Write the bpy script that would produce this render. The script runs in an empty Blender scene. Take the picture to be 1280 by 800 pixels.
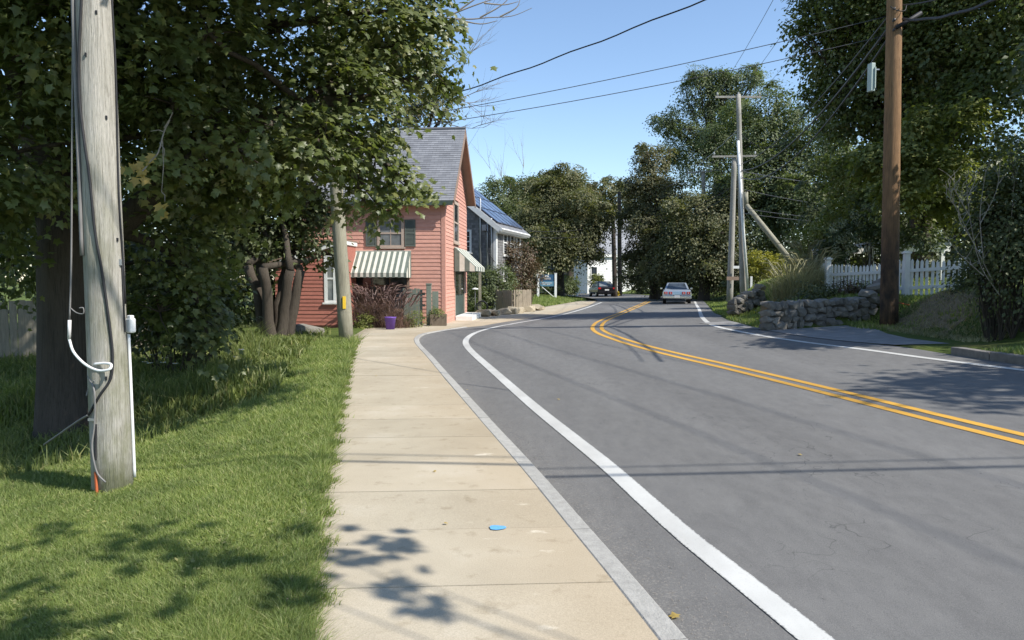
import bpy, bmesh, math, random
import numpy as np
from mathutils import Vector, Matrix

random.seed(7)
rng = np.random.default_rng(11)
R = math.radians
scene = bpy.context.scene
COL = scene.collection

# ------------------------------------------------------------------ camera
CAMZ = 1.6
F = 925.0                       # focal length in pixels of a 1280 wide frame
PITCH = math.atan(50.0 / F)
cam_d = bpy.data.cameras.new('camera')
cam_d.sensor_width = 36.0
cam_d.lens = F / 1280.0 * 36.0
cam_d.clip_start = 0.05
cam_d.clip_end = 2000.0
cam = bpy.data.objects.new('camera', cam_d)
COL.objects.link(cam)
cam.location = (0, 0, CAMZ)
cam.rotation_euler = (R(90) - PITCH, 0, 0)
scene.camera = cam

# ------------------------------------------------------------------ sky, sun, exposure
SUN_EL = R(46)
SUN_AZ = R(-27)                 # angle in the xy plane, 0 = +x (right of the camera), negative = behind it
sun_dir = Vector((math.cos(SUN_EL) * math.cos(SUN_AZ), math.cos(SUN_EL) * math.sin(SUN_AZ), math.sin(SUN_EL)))
world = bpy.data.worlds.new('World')
scene.world = world
world.use_nodes = True
wn = world.node_tree
bg = wn.nodes['Background']
sky = wn.nodes.new('ShaderNodeTexSky')
sky.sky_type = 'NISHITA'
sky.sun_disc = False
sky.sun_elevation = SUN_EL
sky.sun_rotation = math.atan2(sun_dir.x, sun_dir.y)
sky.air_density = 1.0
sky.dust_density = 0.25
sky.ozone_density = 2.5
wn.links.new(sky.outputs[0], bg.inputs[0])
bg.inputs[1].default_value = 0.15
sun_l = bpy.data.lights.new('sun', 'SUN')
sun_l.energy = 4.8
sun_l.angle = R(0.53)
sun_l.color = (1.0, 0.955, 0.88)
sun_o = bpy.data.objects.new('sun', sun_l)
COL.objects.link(sun_o)
sun_o.rotation_euler = sun_dir.to_track_quat('Z', 'Y').to_euler()
sun_o.location = (30, -20, 40)
vs = scene.view_settings
vs.view_transform = 'Standard'
vs.look = 'None'
vs.gamma = 1.0
vs.use_curve_mapping = False
vs.exposure = 0.5
scene.cycles.max_bounces = 6
scene.cycles.transparent_max_bounces = 8
scene.cycles.use_denoising = True

# ------------------------------------------------------------------ pixel helpers (photo pixels, 1280 x 800)
_ca, _sa = math.cos(PITCH), math.sin(PITCH)
def ray(px, py):
    cx = (px - 640.0) / F
    cy = -(py - 400.0) / F
    return Vector((cx, _ca + cy * _sa, -_sa + cy * _ca))
def D(px, py, d):               # point seen at that pixel, d metres ahead
    r = ray(px, py)
    t = d / r.y
    return Vector((r.x * t, d, CAMZ + r.z * t))
def G(px, py, z=0.0):           # point on the level z
    r = ray(px, py)
    t = (z - CAMZ) / r.z
    return Vector((r.x * t, r.y * t, z))
def ss(a, b, v):
    t = np.clip((np.asarray(v, float) - a) / (b - a), 0, 1)
    return t * t * (3 - 2 * t)

# ------------------------------------------------------------------ layout of the road and the ground
LEFT_PX = [(860, 798), (807, 733), (760, 684), (712, 629), (665, 577), (617, 527), (570, 477), (540, 444), (525, 429),
           (523, 422), (530, 417), (560, 412), (620, 403.5), (690, 394), (735, 382), (748, 375)]
_l = [G(*p) for p in LEFT_PX]
_dir = (_l[0] - _l[2]).normalized()
_l = [_l[0] + _dir * 20] + _l + [Vector((7.0, 68, 0)), Vector((5.0, 82, 0)), Vector((-6, 110, 0))]
LY = np.array([p.y for p in _l]); LX = np.array([p.x for p in _l])
# smooth the traced kerb a little
_yy = np.concatenate([np.arange(-15, 26, 0.25), np.arange(26, 110, 1.0)])
_xx = np.interp(_yy, LY, LX)
for _ in range(6):
    _xx[1:-1] = 0.25 * _xx[:-2] + 0.5 * _xx[1:-1] + 0.25 * _xx[2:]
def xl(y): return np.interp(y, _yy, _xx)
def cross(y): return np.interp(y, [0, 20, 45, 70, 110], [0.05, 0.05, 0.018, 0.01, 0.0])
def zl(y): return -0.12 + 0.11 * ss(17, 24, y)
def zroad(x, y): return zl(y) + cross(y) * np.maximum(-1.0, np.asarray(x) - xl(y))
def GR(px, py, dz=0.0):         # point of the road surface
    z = 0.0
    for _ in range(60):
        p = G(px, py, min(z, 1.3))
        z = 0.6 * z + 0.4 * (float(zroad(p.x, p.y)) + dz)
    return G(px, py, z)
RIGHT_PX = [(1280, 457), (1200, 445), (1120, 432), (1060, 427), (1000, 420), (940, 409), (908, 400), (892, 391), (886, 383), (880, 376)]
_r = [GR(*p) for p in RIGHT_PX]
_dir = (_r[0] - _r[2]); _dir.z = 0; _dir.normalize()
_r = [_r[0] + _dir * 26] + _r + [Vector((15.0, 66, 0)), Vector((13.0, 82, 0)), Vector((2, 118, 0))]
RY = np.array([p.y for p in _r]); RX = np.array([p.x for p in _r])
_o = np.argsort(RY); RY = RY[_o]; RX = RX[_o]
_xr = np.interp(_yy, RY, RX)
for _ in range(6):
    _xr[1:-1] = 0.25 * _xr[:-2] + 0.5 * _xr[1:-1] + 0.25 * _xr[2:]
def xr(y): return np.interp(y, _yy, _xr)
# sidewalk: inner (lawn side) edge
SW_PX = [(388, 800), (397, 700), (405, 600), (416, 545), (425, 500), (434, 455), (442, 432), (452, 420)]
_s = [G(*p) for p in SW_PX]
_dir = (_s[0] - _s[2]).normalized()
_s = [_s[0] + _dir * 18] + _s + [Vector((-4.6, 24.5, 0)), Vector((-2.9, 27.3, 0)), G(592, 397), G(640, 391), G(700, 381), G(738, 374.5), Vector((5.2, 70, 0)), Vector((3.6, 82, 0)), Vector((-8, 110, 0))]
SY = np.array([p.y for p in _s]); SX = np.array([p.x for p in _s])
def xs(y): return np.interp(y, SY, SX)

W0 = Vector((6.5, 18.5, 0)); W1 = Vector((9.9, 19.7, 0))      # foot of the dry stone wall
def yw(x): return W0.y + (np.asarray(x) - W0.x) * (W1.y - W0.y) / (W1.x - W0.x)

def H(x, y):                    # ground height
    x = np.asarray(x, float); y = np.asarray(y, float)
    s = np.maximum(0, xs(y) - x)
    f = 1 - 0.85 * ss(10.5, 18, y)
    sc = np.interp(y, [-5, 5, 6.5, 7.6, 9.6, 10.7, 12.5], [3.9, 3.6, 3.0, 2.15, 1.45, .85, 1.2])
    lawn = 0.015 - f * (0.085 * s * ss(0, 1.2, s)) - .46 * ss(sc, sc + .55, s) * (1 - ss(10.6, 12.2, y))
    lawn = np.maximum(lawn, -0.80 * f + 0.0) + 0.02 * np.sin(x * 1.7 + y * .6) * ss(0.3, 2, s)
    lawn = lawn + 0.35 * ss(30, 60, y) * ss(0.3, 4, s) + 0.10 * np.exp(-((y - 11.8) / 1.0) ** 2) * ss(0.8, 1.8, s) * (1 - ss(2.5, 4, s))
    lawn = lawn - .045 * (1 - ss(.1, .5, s))
    t = np.maximum(0, x - xr(y))
    ze = zroad(xr(y), y)
    bank = 1.0 * ss(0.5, 4.2, t)
    q = ss(12.9, 14.2, y) * (1 - ss(9.3, 10.6, x)) * (1 - ss(yw(x) + .05, yw(x) + .4, y))
    steep = ss(18.0, 19.0, y) * (1 - ss(36, 44, y))
    bank = bank * (1 - steep) + steep * (0.75 + .6 * ss(23.3, 26, y) * (1 - ss(33, 40, y))) * ss(0.35, 2.6, t)
    flat = ss(38, 50, y)
    bank = bank * (1 - 0.6 * flat)
    verge = 0.12 * (1 - ss(11.8, 12.8, y))
    right = ze + (1 - q) * bank + q * 0.035 * t + verge
    z = np.where(x < xs(y), lawn, right)
    inside = (x >= xs(y)) & (x <= xr(y))
    into = np.maximum(0, x - xs(y))
    z = np.where(inside, np.maximum(zroad(x, y) - 0.25, -.03 - into * .6), z)
    z = np.where(inside & (x > xl(y) - .3), zroad(x, y) - 0.25, z)
    return z
def GH(px, py, near=2.5):       # where that pixel's ray meets the ground
    r = ray(px, py)
    d = np.arange(near, 120, 0.02)
    x = r.x / r.y * d; z = CAMZ + r.z / r.y * d
    below = np.nonzero(z <= H(x, d))[0]
    i = below[0] if len(below) else len(d) - 1
    return Vector((float(x[i]), float(d[i]), float(H(x[i], d[i]))))
def Z(x, y): return float(H(x, y))

# ------------------------------------------------------------------ materials
def newmat(name):
    m = bpy.data.materials.new(name)
    m.use_nodes = True
    n = m.node_tree
    return m, n, n.nodes['Principled BSDF']
def ramp(n, fac, stops):
    r = n.nodes.new('ShaderNodeValToRGB')
    e = r.color_ramp.elements
    while len(e) < len(stops): e.new(0.5)
    for i, (p, c) in enumerate(stops):
        e[i].position = p
        e[i].color = (c[0], c[1], c[2], 1)
    n.links.new(fac, r.inputs[0])
    return r.outputs[0]
def noise(n, scale, detail=5, stretch=(1, 1, 1), coord='Object', rough=.6):
    tc = n.nodes.new('ShaderNodeTexCoord')
    mp = n.nodes.new('ShaderNodeMapping')
    mp.inputs['Scale'].default_value = stretch
    n.links.new(tc.outputs[coord], mp.inputs[0])
    t = n.nodes.new('ShaderNodeTexNoise')
    t.inputs['Scale'].default_value = scale
    t.inputs['Detail'].default_value = detail
    t.inputs['Roughness'].default_value = rough
    n.links.new(mp.outputs[0], t.inputs['Vector'])
    return t.outputs['Fac']
def mixc(n, a, b, fac, mode='MIX'):
    m = n.nodes.new('ShaderNodeMix')
    m.data_type = 'RGBA'; m.blend_type = mode
    for sock, v in ((m.inputs[6], a), (m.inputs[7], b), (m.inputs[0], fac)):
        if isinstance(v, (tuple, list)): sock.default_value = (v[0], v[1], v[2], 1)
        elif isinstance(v, (int, float)): sock.default_value = v if sock == m.inputs[0] else (v, v, v, 1)
        else: n.links.new(v, sock)
    return m.outputs[2]
def bump(n, b, fac, strength, dist=0.01):
    k = n.nodes.new('ShaderNodeBump')
    k.inputs['Strength'].default_value = strength
    k.inputs['Distance'].default_value = dist
    n.links.new(fac, k.inputs['Height'])
    n.links.new(k.outputs[0], b.inputs['Normal'])
def pmat(name, c1, c2=None, scale=6, rough=.8, stretch=(1, 1, 1), bmp=0.0, bscale=40, bdist=.01, metal=0, objvar=0.0, spec=.3, lo=.3, hi=.7):
    m, n, b = newmat(name)
    if c2 is None: c2 = tuple(v * .8 for v in c1)
    c = ramp(n, noise(n, scale, 6, stretch), [(lo, c1), (hi, c2)])
    if objvar:
        oi = n.nodes.new('ShaderNodeObjectInfo')
        v = n.nodes.new('ShaderNodeMapRange')
        v.inputs[3].default_value = 1 - objvar; v.inputs[4].default_value = 1 + objvar
        n.links.new(oi.outputs['Random'], v.inputs[0])
        hs = n.nodes.new('ShaderNodeHueSaturation')
        n.links.new(v.outputs[0], hs.inputs['Value'])
        n.links.new(c, hs.inputs['Color'])
        c = hs.outputs[0]
    n.links.new(c, b.inputs['Base Color'])
    b.inputs['Roughness'].default_value = rough
    b.inputs['Metallic'].default_value = metal
    b.inputs['Specular IOR Level'].default_value = spec
    if bmp: bump(n, b, noise(n, bscale, 4, stretch), bmp, bdist)
    return m
def leafmat(name, dark, light, trans=.3, warm=None, rough=.55, var=.8, patch=1.2):
    m, n, b = newmat(name)
    g = n.nodes.new('ShaderNodeNewGeometry')
    stops = [(0.0, dark), (.75, light)] if warm is None else [(0.0, dark), (.8, light), (.97, warm)]
    c = ramp(n, g.outputs['Random Per Island'], stops)
    c2 = ramp(n, noise(n, patch, 3), [(.35, (.62, .66, .6)), (.65, (1.2, 1.15, 1.05))])
    c = mixc(n, c, c2, var, 'MULTIPLY')
    n.links.new(c, b.inputs['Base Color'])
    b.inputs['Roughness'].default_value = rough
    b.inputs['Specular IOR Level'].default_value = .5
    tr = n.nodes.new('ShaderNodeBsdfTranslucent')
    tc = mixc(n, c, (1.05, 1.15, .55), 1.0, 'MULTIPLY')
    n.links.new(tc, tr.inputs['Color'])
    mx = n.nodes.new('ShaderNodeMixShader')
    mx.inputs[0].default_value = trans
    n.links.new(b.outputs[0], mx.inputs[1]); n.links.new(tr.outputs[0], mx.inputs[2])
    n.links.new(mx.outputs[0], n.nodes['Material Output'].inputs[0])
    return m
M = {}

def mk_asphalt():
    m, n, b = newmat('asphalt')
    big = ramp(n, noise(n, .7, 5, (1.2, .10, 1)), [(.35, (.138, .135, .131)), (.65, (.170, .167, .161))])
    mid = ramp(n, noise(n, 9, 7, (1, .4, 1)), [(.3, (.88, .88, .88)), (.7, (1.09, 1.09, 1.08))])
    fine = ramp(n, noise(n, 170, 2), [(.3, (.72, .72, .73)), (.62, (1.18, 1.17, 1.15)), (.78, (1.5, 1.48, 1.42))])
    c = mixc(n, big, mid, 1, 'MULTIPLY')
    c = mixc(n, c, fine, .8, 'MULTIPLY')
    at = n.nodes.new('ShaderNodeAttribute'); at.attribute_name = 'across'
    # gritty sand in the shoulder by the kerb, and the paler wheel tracks
    grit = ramp(n, at.outputs['Fac'], [(0.0, (.75, .75, .75)), (.05, (.3, .3, .3)), (.12, (0, 0, 0))])
    gn = ramp(n, noise(n, 60, 5), [(.52, (0, 0, 0)), (.68, (1, 1, 1))])
    gm = mixc(n, grit, gn, 1, 'MULTIPLY')
    c = mixc(n, c, (.30, .28, .25), gm)
    tracks = ramp(n, at.outputs['Fac'], [(.12, (1, 1, 1)), (.2, (.93, .93, .93)), (.27, (1.04, 1.04, 1.04)), (.36, (.93, .93, .93)), (.45, (1.03, 1.03, 1.03)), (.6, (.93, .93, .93)), (.7, (1.03, 1.03, 1.03)), (.82, (.95, .95, .95)), (1, (1, 1, 1))])
    c = mixc(n, c, tracks, 1, 'MULTIPLY')
    # thin scattered scars of worn binder
    v = n.nodes.new('ShaderNodeTexVoronoi'); v.inputs['Scale'].default_value = 1.1; v.feature = 'DISTANCE_TO_EDGE'
    tc = n.nodes.new('ShaderNodeTexCoord'); mp = n.nodes.new('ShaderNodeMapping'); mp.inputs['Scale'].default_value = (1, .22, 1)
    wv = n.nodes.new('ShaderNodeVectorMath'); wv.operation = 'ADD'
    wn_ = n.nodes.new('ShaderNodeTexNoise'); wn_.inputs['Scale'].default_value = 2.5
    n.links.new(tc.outputs['Object'], mp.inputs[0]); n.links.new(tc.outputs['Object'], wn_.inputs['Vector'])
    n.links.new(mp.outputs[0], wv.inputs[0]); n.links.new(wn_.outputs['Color'], wv.inputs[1]); n.links.new(wv.outputs[0], v.inputs['Vector'])
    cr = ramp(n, v.outputs['Distance'], [(0.0, (1, 1, 1)), (.006, (0, 0, 0))])
    cmask = ramp(n, noise(n, .5, 3), [(.48, (0, 0, 0)), (.60, (.85, .85, .85))])
    c = mixc(n, c, (.05, .05, .05), mixc(n, cr, cmask, 1, 'MULTIPLY'))
    pit = ramp(n, noise(n, 26, 6, (1, .5, 1)), [(.25, (.55, .55, .55)), (.34, (1, 1, 1))])
    c = mixc(n, c, pit, 1, 'MULTIPLY')
    n.links.new(c, b.inputs['Base Color'])
    b.inputs['Roughness'].default_value = .85
    b.inputs['Specular IOR Level'].default_value = .3
    bump(n, b, noise(n, 190, 3), .45, .006)
    return m
M['asphalt'] = mk_asphalt()
def mk_concrete():
    m, n, b = newmat('sidewalk_concrete')
    c = ramp(n, noise(n, 1.1, 6), [(.3, (.385, .335, .25)), (.55, (.445, .39, .295)), (.75, (.50, .45, .36))])
    pale = ramp(n, noise(n, 2.6, 7, (1, 1.8, 1)), [(.63, (0, 0, 0)), (.70, (.75, .75, .75))])
    at = n.nodes.new('ShaderNodeAttribute'); at.attribute_name = 'across'
    edge = ramp(n, at.outputs['Fac'], [(.5, (0, 0, 0)), (.9, (1, 1, 1))])
    c = mixc(n, c, (.40, .315, .21), mixc(n, edge, .45, 1.0, 'MULTIPLY'))
    c = mixc(n, c, (.68, .62, .50), mixc(n, pale, edge, 1, 'MULTIPLY'))
    fine = ramp(n, noise(n, 140, 2), [(.3, (.82, .82, .82)), (.7, (1.12, 1.12, 1.12))])
    c = mixc(n, c, fine, .9, 'MULTIPLY')
    stain = ramp(n, noise(n, 5.5, 5), [(.28, (.78, .76, .72)), (.42, (1, 1, 1))])
    c = mixc(n, c, stain, 1, 'MULTIPLY')
    dirt = ramp(n, at.outputs['Fac'], [(.05, (1, 1, 1)), (.17, (0, 0, 0))])
    dn = ramp(n, noise(n, 9, 6), [(.35, (0, 0, 0)), (.65, (.9, .9, .9))])
    c = mixc(n, c, (.15, .125, .085), mixc(n, dirt, dn, 1, 'MULTIPLY'))
    oi = n.nodes.new('ShaderNodeObjectInfo')
    ov = ramp(n, oi.outputs['Random'], [(0, (.93, .93, .92)), (1, (1.05, 1.04, 1.03))])
    c = mixc(n, c, ov, 1, 'MULTIPLY')
    n.links.new(c, b.inputs['Base Color'])
    b.inputs['Roughness'].default_value = .88
    b.inputs['Specular IOR Level'].default_value = .25
    bump(n, b, noise(n, 110, 4), .3, .004)
    return m
M['concrete'] = mk_concrete()
M['kerb'] = pmat('granite_kerb', (.42, .405, .37), (.31, .30, .275), 14, .85, (1, 1, 1), .6, 60, objvar=.09)
M['dark_kerb'] = pmat('old_granite_kerb', (.24, .22, .20), (.15, .14, .125), 8, .9, (1, 1, 1), .6, 40, objvar=.1)
def mk_paint(name, col, wear=.6):
    m, n, b = newmat(name)
    c = ramp(n, noise(n, 3, 6), [(.3, tuple(v * .88 for v in col)), (.7, col)])
    f = ramp(n, noise(n, 120, 3), [(.25, (.7, .7, .7)), (.45, (1, 1, 1))])
    c = mixc(n, c, f, wear, 'MULTIPLY')
    w = ramp(n, noise(n, 22, 6), [(.68, (0, 0, 0)), (.76, (.8, .8, .8))])
    c = mixc(n, c, (.16, .16, .16), w)
    at = n.nodes.new('ShaderNodeAttribute'); at.attribute_name = 'across'
    ed = ramp(n, at.outputs['Fac'], [(0.0, (1, 1, 1)), (.07, (0, 0, 0)), (.93, (0, 0, 0)), (1.0, (1, 1, 1))])
    er = mixc(n, ed, ramp(n, noise(n, 45, 5), [(.40, (0, 0, 0)), (.56, (1.2, 1.2, 1.2))]), 1, 'MULTIPLY')
    c = mixc(n, c, (.14, .138, .135), er)
    sm = ramp(n, noise(n, 1.3, 5, (1, .3, 1)), [(.35, (.80, .79, .78)), (.6, (1, 1, 1))])
    c = mixc(n, c, sm, 1, 'MULTIPLY')
    n.links.new(c, b.inputs['Base Color'])
    b.inputs['Roughness'].default_value = .7
    bump(n, b, noise(n, 190, 3), .3, .004)
    return m
M['white_line'] = mk_paint('white_road_paint', (.60, .595, .56))
M['yellow_line'] = mk_paint('yellow_road_paint', (.66, .36, .045))
def mk_ground():
    m, n, b = newmat('turf')
    c = ramp(n, noise(n, .9, 5), [(.3, (.075, .105, .028)), (.55, (.11, .145, .04)), (.75, (.16, .155, .06))])
    f = ramp(n, noise(n, 35, 5), [(.3, (.55, .55, .5)), (.7, (1.25, 1.25, 1.15))])
    c = mixc(n, c, f, 1, 'MULTIPLY')
    n.links.new(c, b.inputs['Base Color'])
    b.inputs['Roughness'].default_value = .95
    b.inputs['Specular IOR Level'].default_value = .1
    bump(n, b, noise(n, 60, 5), .8, .03)
    return m
M['turf'] = mk_ground()
M['dirt'] = pmat('dry_dirt', (.24, .19, .12), (.16, .125, .075), 9, .95, (1, 1, 1), .7, 50, .02)
M['drive'] = pmat('old_driveway_asphalt', (.28, .275, .265), (.19, .185, .18), 3, .9, (1, 1, 1), .5, 120)
def mk_wood(name, base, dark, crack=.8, moss_shade=None, top=None):
    m, n, b = newmat(name)
    grain = noise(n, 9, 8, (6, 6, .22), rough=.7)
    c = ramp(n, grain, [(.28, dark), (.5, base), (.75, tuple(min(1, v * 1.2) for v in base))])
    fine = noise(n, 40, 5, (5, 5, .12))
    ck = ramp(n, fine, [(.30, (.25, .24, .22)), (.40, (1, 1, 1))])
    c = mixc(n, c, ck, crack, 'MULTIPLY')
    big = ramp(n, noise(n, 1.6, 4, (1, 1, .5)), [(.3, (.78, .78, .78)), (.7, (1.1, 1.1, 1.1))])
    c = mixc(n, c, big, 1, 'MULTIPLY')
    if moss_shade is not None:  # foot tint: real moss on the grey pole, painted-in shade on the brown
        tc = n.nodes.new('ShaderNodeTexCoord'); sp = n.nodes.new('ShaderNodeSeparateXYZ')
        n.links.new(tc.outputs['Generated'], sp.inputs[0])
        hgt = ramp(n, sp.outputs[2], moss_shade[1])
        mn = ramp(n, noise(n, 5, 6, (1, 1, .5)), [(moss_shade[2] if len(moss_shade) > 2 else .38, (0, 0, 0)), (.62, (1, 1, 1))])
        c = mixc(n, c, moss_shade[0], mixc(n, hgt, mn, 1, 'MULTIPLY'))
    n.links.new(c, b.inputs['Base Color'])
    b.inputs['Roughness'].default_value = .85
    b.inputs['Specular IOR Level'].default_value = .2
    bump(n, b, fine, .8, .02)
    return m
M['pole_grey'] = mk_wood('weathered_grey_pole_wood', (.47, .44, .385), (.22, .205, .17), 1.0, ((.17, .175, .085), [(.0, (.9, .9, .9)), (.16, (.55, .55, .55)), (.4, (.1, .1, .1))]))
M['pole_pale'] = mk_wood('pale_green_grey_pole_wood', (.33, .31, .235), (.2, .19, .14), .8)
M['pole_brown'] = mk_wood('brown_creosote_pole_wood', (.33, .195, .10), (.085, .055, .04), 1.0, ((.045, .036, .03), [(.0, (1, 1, 1)), (.16, (1, 1, 1)), (.27, (.35, .35, .35)), (.5, (.12, .12, .12))], .0))  # near-black lower part is tree shade put into the wood colour
M['pole_dark'] = mk_wood('dark_pole_wood', (.075, .06, .05), (.035, .03, .025))
M['pole_far'] = mk_wood('silver_grey_pole_wood', (.34, .32, .28), (.22, .2, .17), .5)
M['bark'] = mk_wood('maple_bark', (.085, .07, .055), (.035, .03, .024), .9)
M['bark_pale'] = mk_wood('pale_bark', (.26, .225, .17), (.13, .11, .08), .8)
M['twig'] = pmat('bare_twig', (.30, .27, .23), (.2, .18, .15), 5, .9)
M['fence_wood'] = mk_wood('weathered_fence_boards', (.33, .28, .21), (.18, .15, .11), .8)
M['fence_dark'] = mk_wood('old_stockade_boards', (.36, .32, .25), (.2, .175, .14), .8)
M['white_paint'] = pmat('white_paint', (.78, .78, .75), (.66, .66, .63), 5, .6, (1, 1, 1), .1, 30)
M['white_plastic'] = pmat('white_plastic', (.78, .78, .76), (.68, .68, .66), 6, .45)
M['cream_trim'] = pmat('putty_trim_paint', (.47, .38, .31), (.39, .31, .25), 6, .65)
M['pink'] = pmat('salmon_clapboard_paint', (.645, .345, .27), (.54, .275, .21), 3.5, .7, (1, 1, 5), .25, 30, objvar=.08)
M['rose'] = pmat('rose_shingle_paint', (.42, .16, .12), (.32, .12, .09), 5, .8, (1, 1, 4), .3, 30, objvar=.1)
M['rake'] = pmat('brown_rake_board_paint', (.29, .205, .155), (.235, .165, .125), 4, .7)
def mk_roof(name, a, b_, tw=.28, th=.14, axis=0):
    m, n, b = newmat(name)
    tc = n.nodes.new('ShaderNodeTexCoord'); sp = n.nodes.new('ShaderNodeSeparateXYZ'); cb = n.nodes.new('ShaderNodeCombineXYZ')
    n.links.new(tc.outputs['UV'], cb.inputs[0]) if False else None
    n.links.new(tc.outputs['UV'], sp.inputs[0])
    br = n.nodes.new('ShaderNodeTexBrick')
    br.inputs['Scale'].default_value = 1.0
    br.inputs['Brick Width'].default_value = tw; br.inputs['Row Height'].default_value = th
    br.inputs['Mortar Size'].default_value = .006
    br.inputs['Color1'].default_value = (*a, 1); br.inputs['Color2'].default_value = (*b_, 1)
    br.inputs['Mortar'].default_value = (a[0] * .55, a[1] * .55, a[2] * .55, 1)
    n.links.new(tc.outputs['UV'], br.inputs['Vector'])
    nz = ramp(n, noise(n, 1.2, 5), [(.3, (.85, .85, .85)), (.7, (1.12, 1.12, 1.12))])
    c = mixc(n, br.outputs['Color'], nz, 1, 'MULTIPLY')
    n.links.new(c, b.inputs['Base Color']); b.inputs['Roughness'].default_value = .9
    bump(n, b, noise(n, 90, 3), .4, .004)
    return m
M['roof_grey'] = mk_roof('grey_asphalt_shingles', (.235, .24, .255), (.17, .175, .19))
M['roof_far'] = mk_roof('pale_grey_shingles', (.30, .31, .33), (.25, .26, .28))
M['grey_shingle'] = mk_roof('weathered_cedar_shingles', (.22, .215, .21), (.12, .118, .115), .16, .13)
M['green_dark'] = pmat('dark_green_paint', (.075, .10, .085), (.05, .07, .06), 6, .6)
M['green_fence'] = pmat('faded_green_boards', (.20, .23, .19), (.14, .165, .135), 5, .75, (1, 1, .3), .2, 30)
M['shutter'] = pmat('grey_green_shutter_paint', (.125, .145, .125), (.095, .11, .095), 6, .6)
M['awn_white'] = pmat('cream_awning_stripe', (.62, .62, .54), (.53, .53, .46), 6, .8)
M['awn_green'] = pmat('grey_green_awning_stripe', (.16, .19, .16), (.12, .145, .125), 6, .8)
def mk_glass(name, tint=(.02, .025, .03), rough=.06):
    m, n, b = newmat(name)
    c = ramp(n, noise(n, 1.5, 3), [(.35, tint), (.65, tuple(v * 2 + .01 for v in tint))])
    n.links.new(c, b.inputs['Base Color'])
    b.inputs['Roughness'].default_value = rough
    b.inputs['Specular IOR Level'].default_value = .8
    return m
M['glass'] = mk_glass('window_glass')
M['curtain_glass'] = mk_glass('curtained_window_glass', (.12, .13, .13))
M['solar'] = mk_glass('solar_cells', (.045, .06, .10), .22)
M['solar_frame'] = pmat('solar_panel_frame', (.06, .07, .1), None, 5, .4, metal=.5)
M['stone'] = pmat('field_stone', (.27, .25, .215), (.16, .15, .13), 5, .9, (1, 1, 1), .8, 22, .02, objvar=.28)
M['rock'] = pmat('pale_border_rock', (.42, .36, .26), (.30, .255, .18), 5, .9, (1, 1, 1), .7, 20, .02, objvar=.15)
M['cable'] = pmat('black_cable_sheath', (.03, .03, .032), (.02, .02, .022), 8, .6)
M['wire'] = pmat('weathered_wire', (.085, .088, .09), (.06, .06, .065), 8, .5, metal=.3)
M['grey_cable'] = pmat('grey_cable', (.22, .21, .2), (.16, .155, .15), 8, .6)
M['steel'] = pmat('galvanised_steel', (.45, .46, .47), (.36, .37, .38), 12, .4, metal=.7)
M['porcelain'] = pmat('insulator_glaze', (.55, .55, .54), (.42, .42, .42), 8, .3)
M['yellow_tag'] = pmat('yellow_tag', (.75, .50, .04), (.66, .42, .03), 8, .6)
M['orange_tape'] = pmat('orange_cable', (.52, .13, .045), (.40, .10, .04), 12, .6)
M['blue_paint'] = pmat('blue_survey_paint', (.10, .33, .62), (.16, .40, .66), 60, .8)
M['boxgreen'] = pmat('pale_green_metal_box', (.42, .50, .46), (.36, .43, .40), 8, .5)
M['purple'] = pmat('purple_bucket', (.17, .085, .38), (.13, .06, .3), 8, .5)
M['planter'] = mk_wood('planter_boards', (.20, .16, .12), (.11, .09, .07))
M['signblue'] = pmat('blue_sign_paint', (.03, .09, .17), (.025, .075, .145), 5, .5)
M['signteal'] = pmat('teal_sign_panel', (.11, .24, .33), (.09, .20, .28), 5, .5)
M['silver'] = pmat('silver_blue_car_paint', (.36, .40, .44), (.33, .37, .41), 3, .28, metal=.45, spec=.6)
M['panel_blue'] = pmat('pale_blue_tail_panel', (.33, .47, .60), (.36, .5, .62), 6, .3, metal=.3)
M['chrome'] = pmat('chrome', (.62, .62, .62), (.55, .55, .55), 10, .18, metal=1)
M['black_car'] = pmat('black_car_paint', (.012, .012, .014), (.015, .015, .018), 3, .2, spec=.6)
M['tyre'] = pmat('tyre_rubber', (.02, .02, .02), (.03, .03, .03), 20, .85)
M['red_light'] = pmat('red_lens', (.50, .02, .02), (.42, .015, .015), 30, .25)
M['lens_white'] = pmat('clear_lens', (.7, .68, .66), (.6, .58, .56), 30, .25)
M['plate'] = pmat('number_plate', (.72, .72, .70), (.6, .6, .6), 60, .5)
M['maple'] = leafmat('maple_leaves', (.11, .138, .05), (.175, .208, .08), .44, (.20, .205, .07), patch=.9, rough=.42)
M['maple_dead'] = leafmat('yellowed_maple_leaves', (.40, .25, .06), (.52, .38, .12), .3)
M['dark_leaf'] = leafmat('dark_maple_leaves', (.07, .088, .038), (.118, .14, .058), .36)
M['olive'] = leafmat('olive_leaves', (.13, .14, .07), (.185, .19, .095), .42, (.22, .19, .09), patch=.5)
M['ivy'] = leafmat('browning_ivy_leaves', (.125, .13, .068), (.18, .178, .092), .4, (.21, .17, .09), patch=.5)
M['locust'] = leafmat('locust_leaves', (.115, .145, .078), (.175, .21, .11), .42, patch=.5)
M['mid_leaf'] = leafmat('mid_green_leaves', (.10, .13, .058), (.155, .188, .082), .4, patch=.5)
M['lime'] = leafmat('yellow_green_leaves', (.15, .175, .045), (.25, .27, .085), .42)
M['golden'] = leafmat('golden_privet_leaves', (.25, .24, .025), (.38, .35, .055), .35)
M['rust'] = leafmat('rusty_leaves', (.085, .075, .042), (.14, .095, .055), .25, (.17, .085, .06))
M['hydrangea_leaf'] = leafmat('hydrangea_leaves', (.06, .082, .033), (.105, .135, .055), .3)
M['blossom'] = leafmat('pale_green_blossom', (.26, .29, .19), (.38, .40, .29), .3)
M['plume'] = leafmat('purple_fountain_grass', (.12, .07, .07), (.24, .15, .135), .3)
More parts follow.
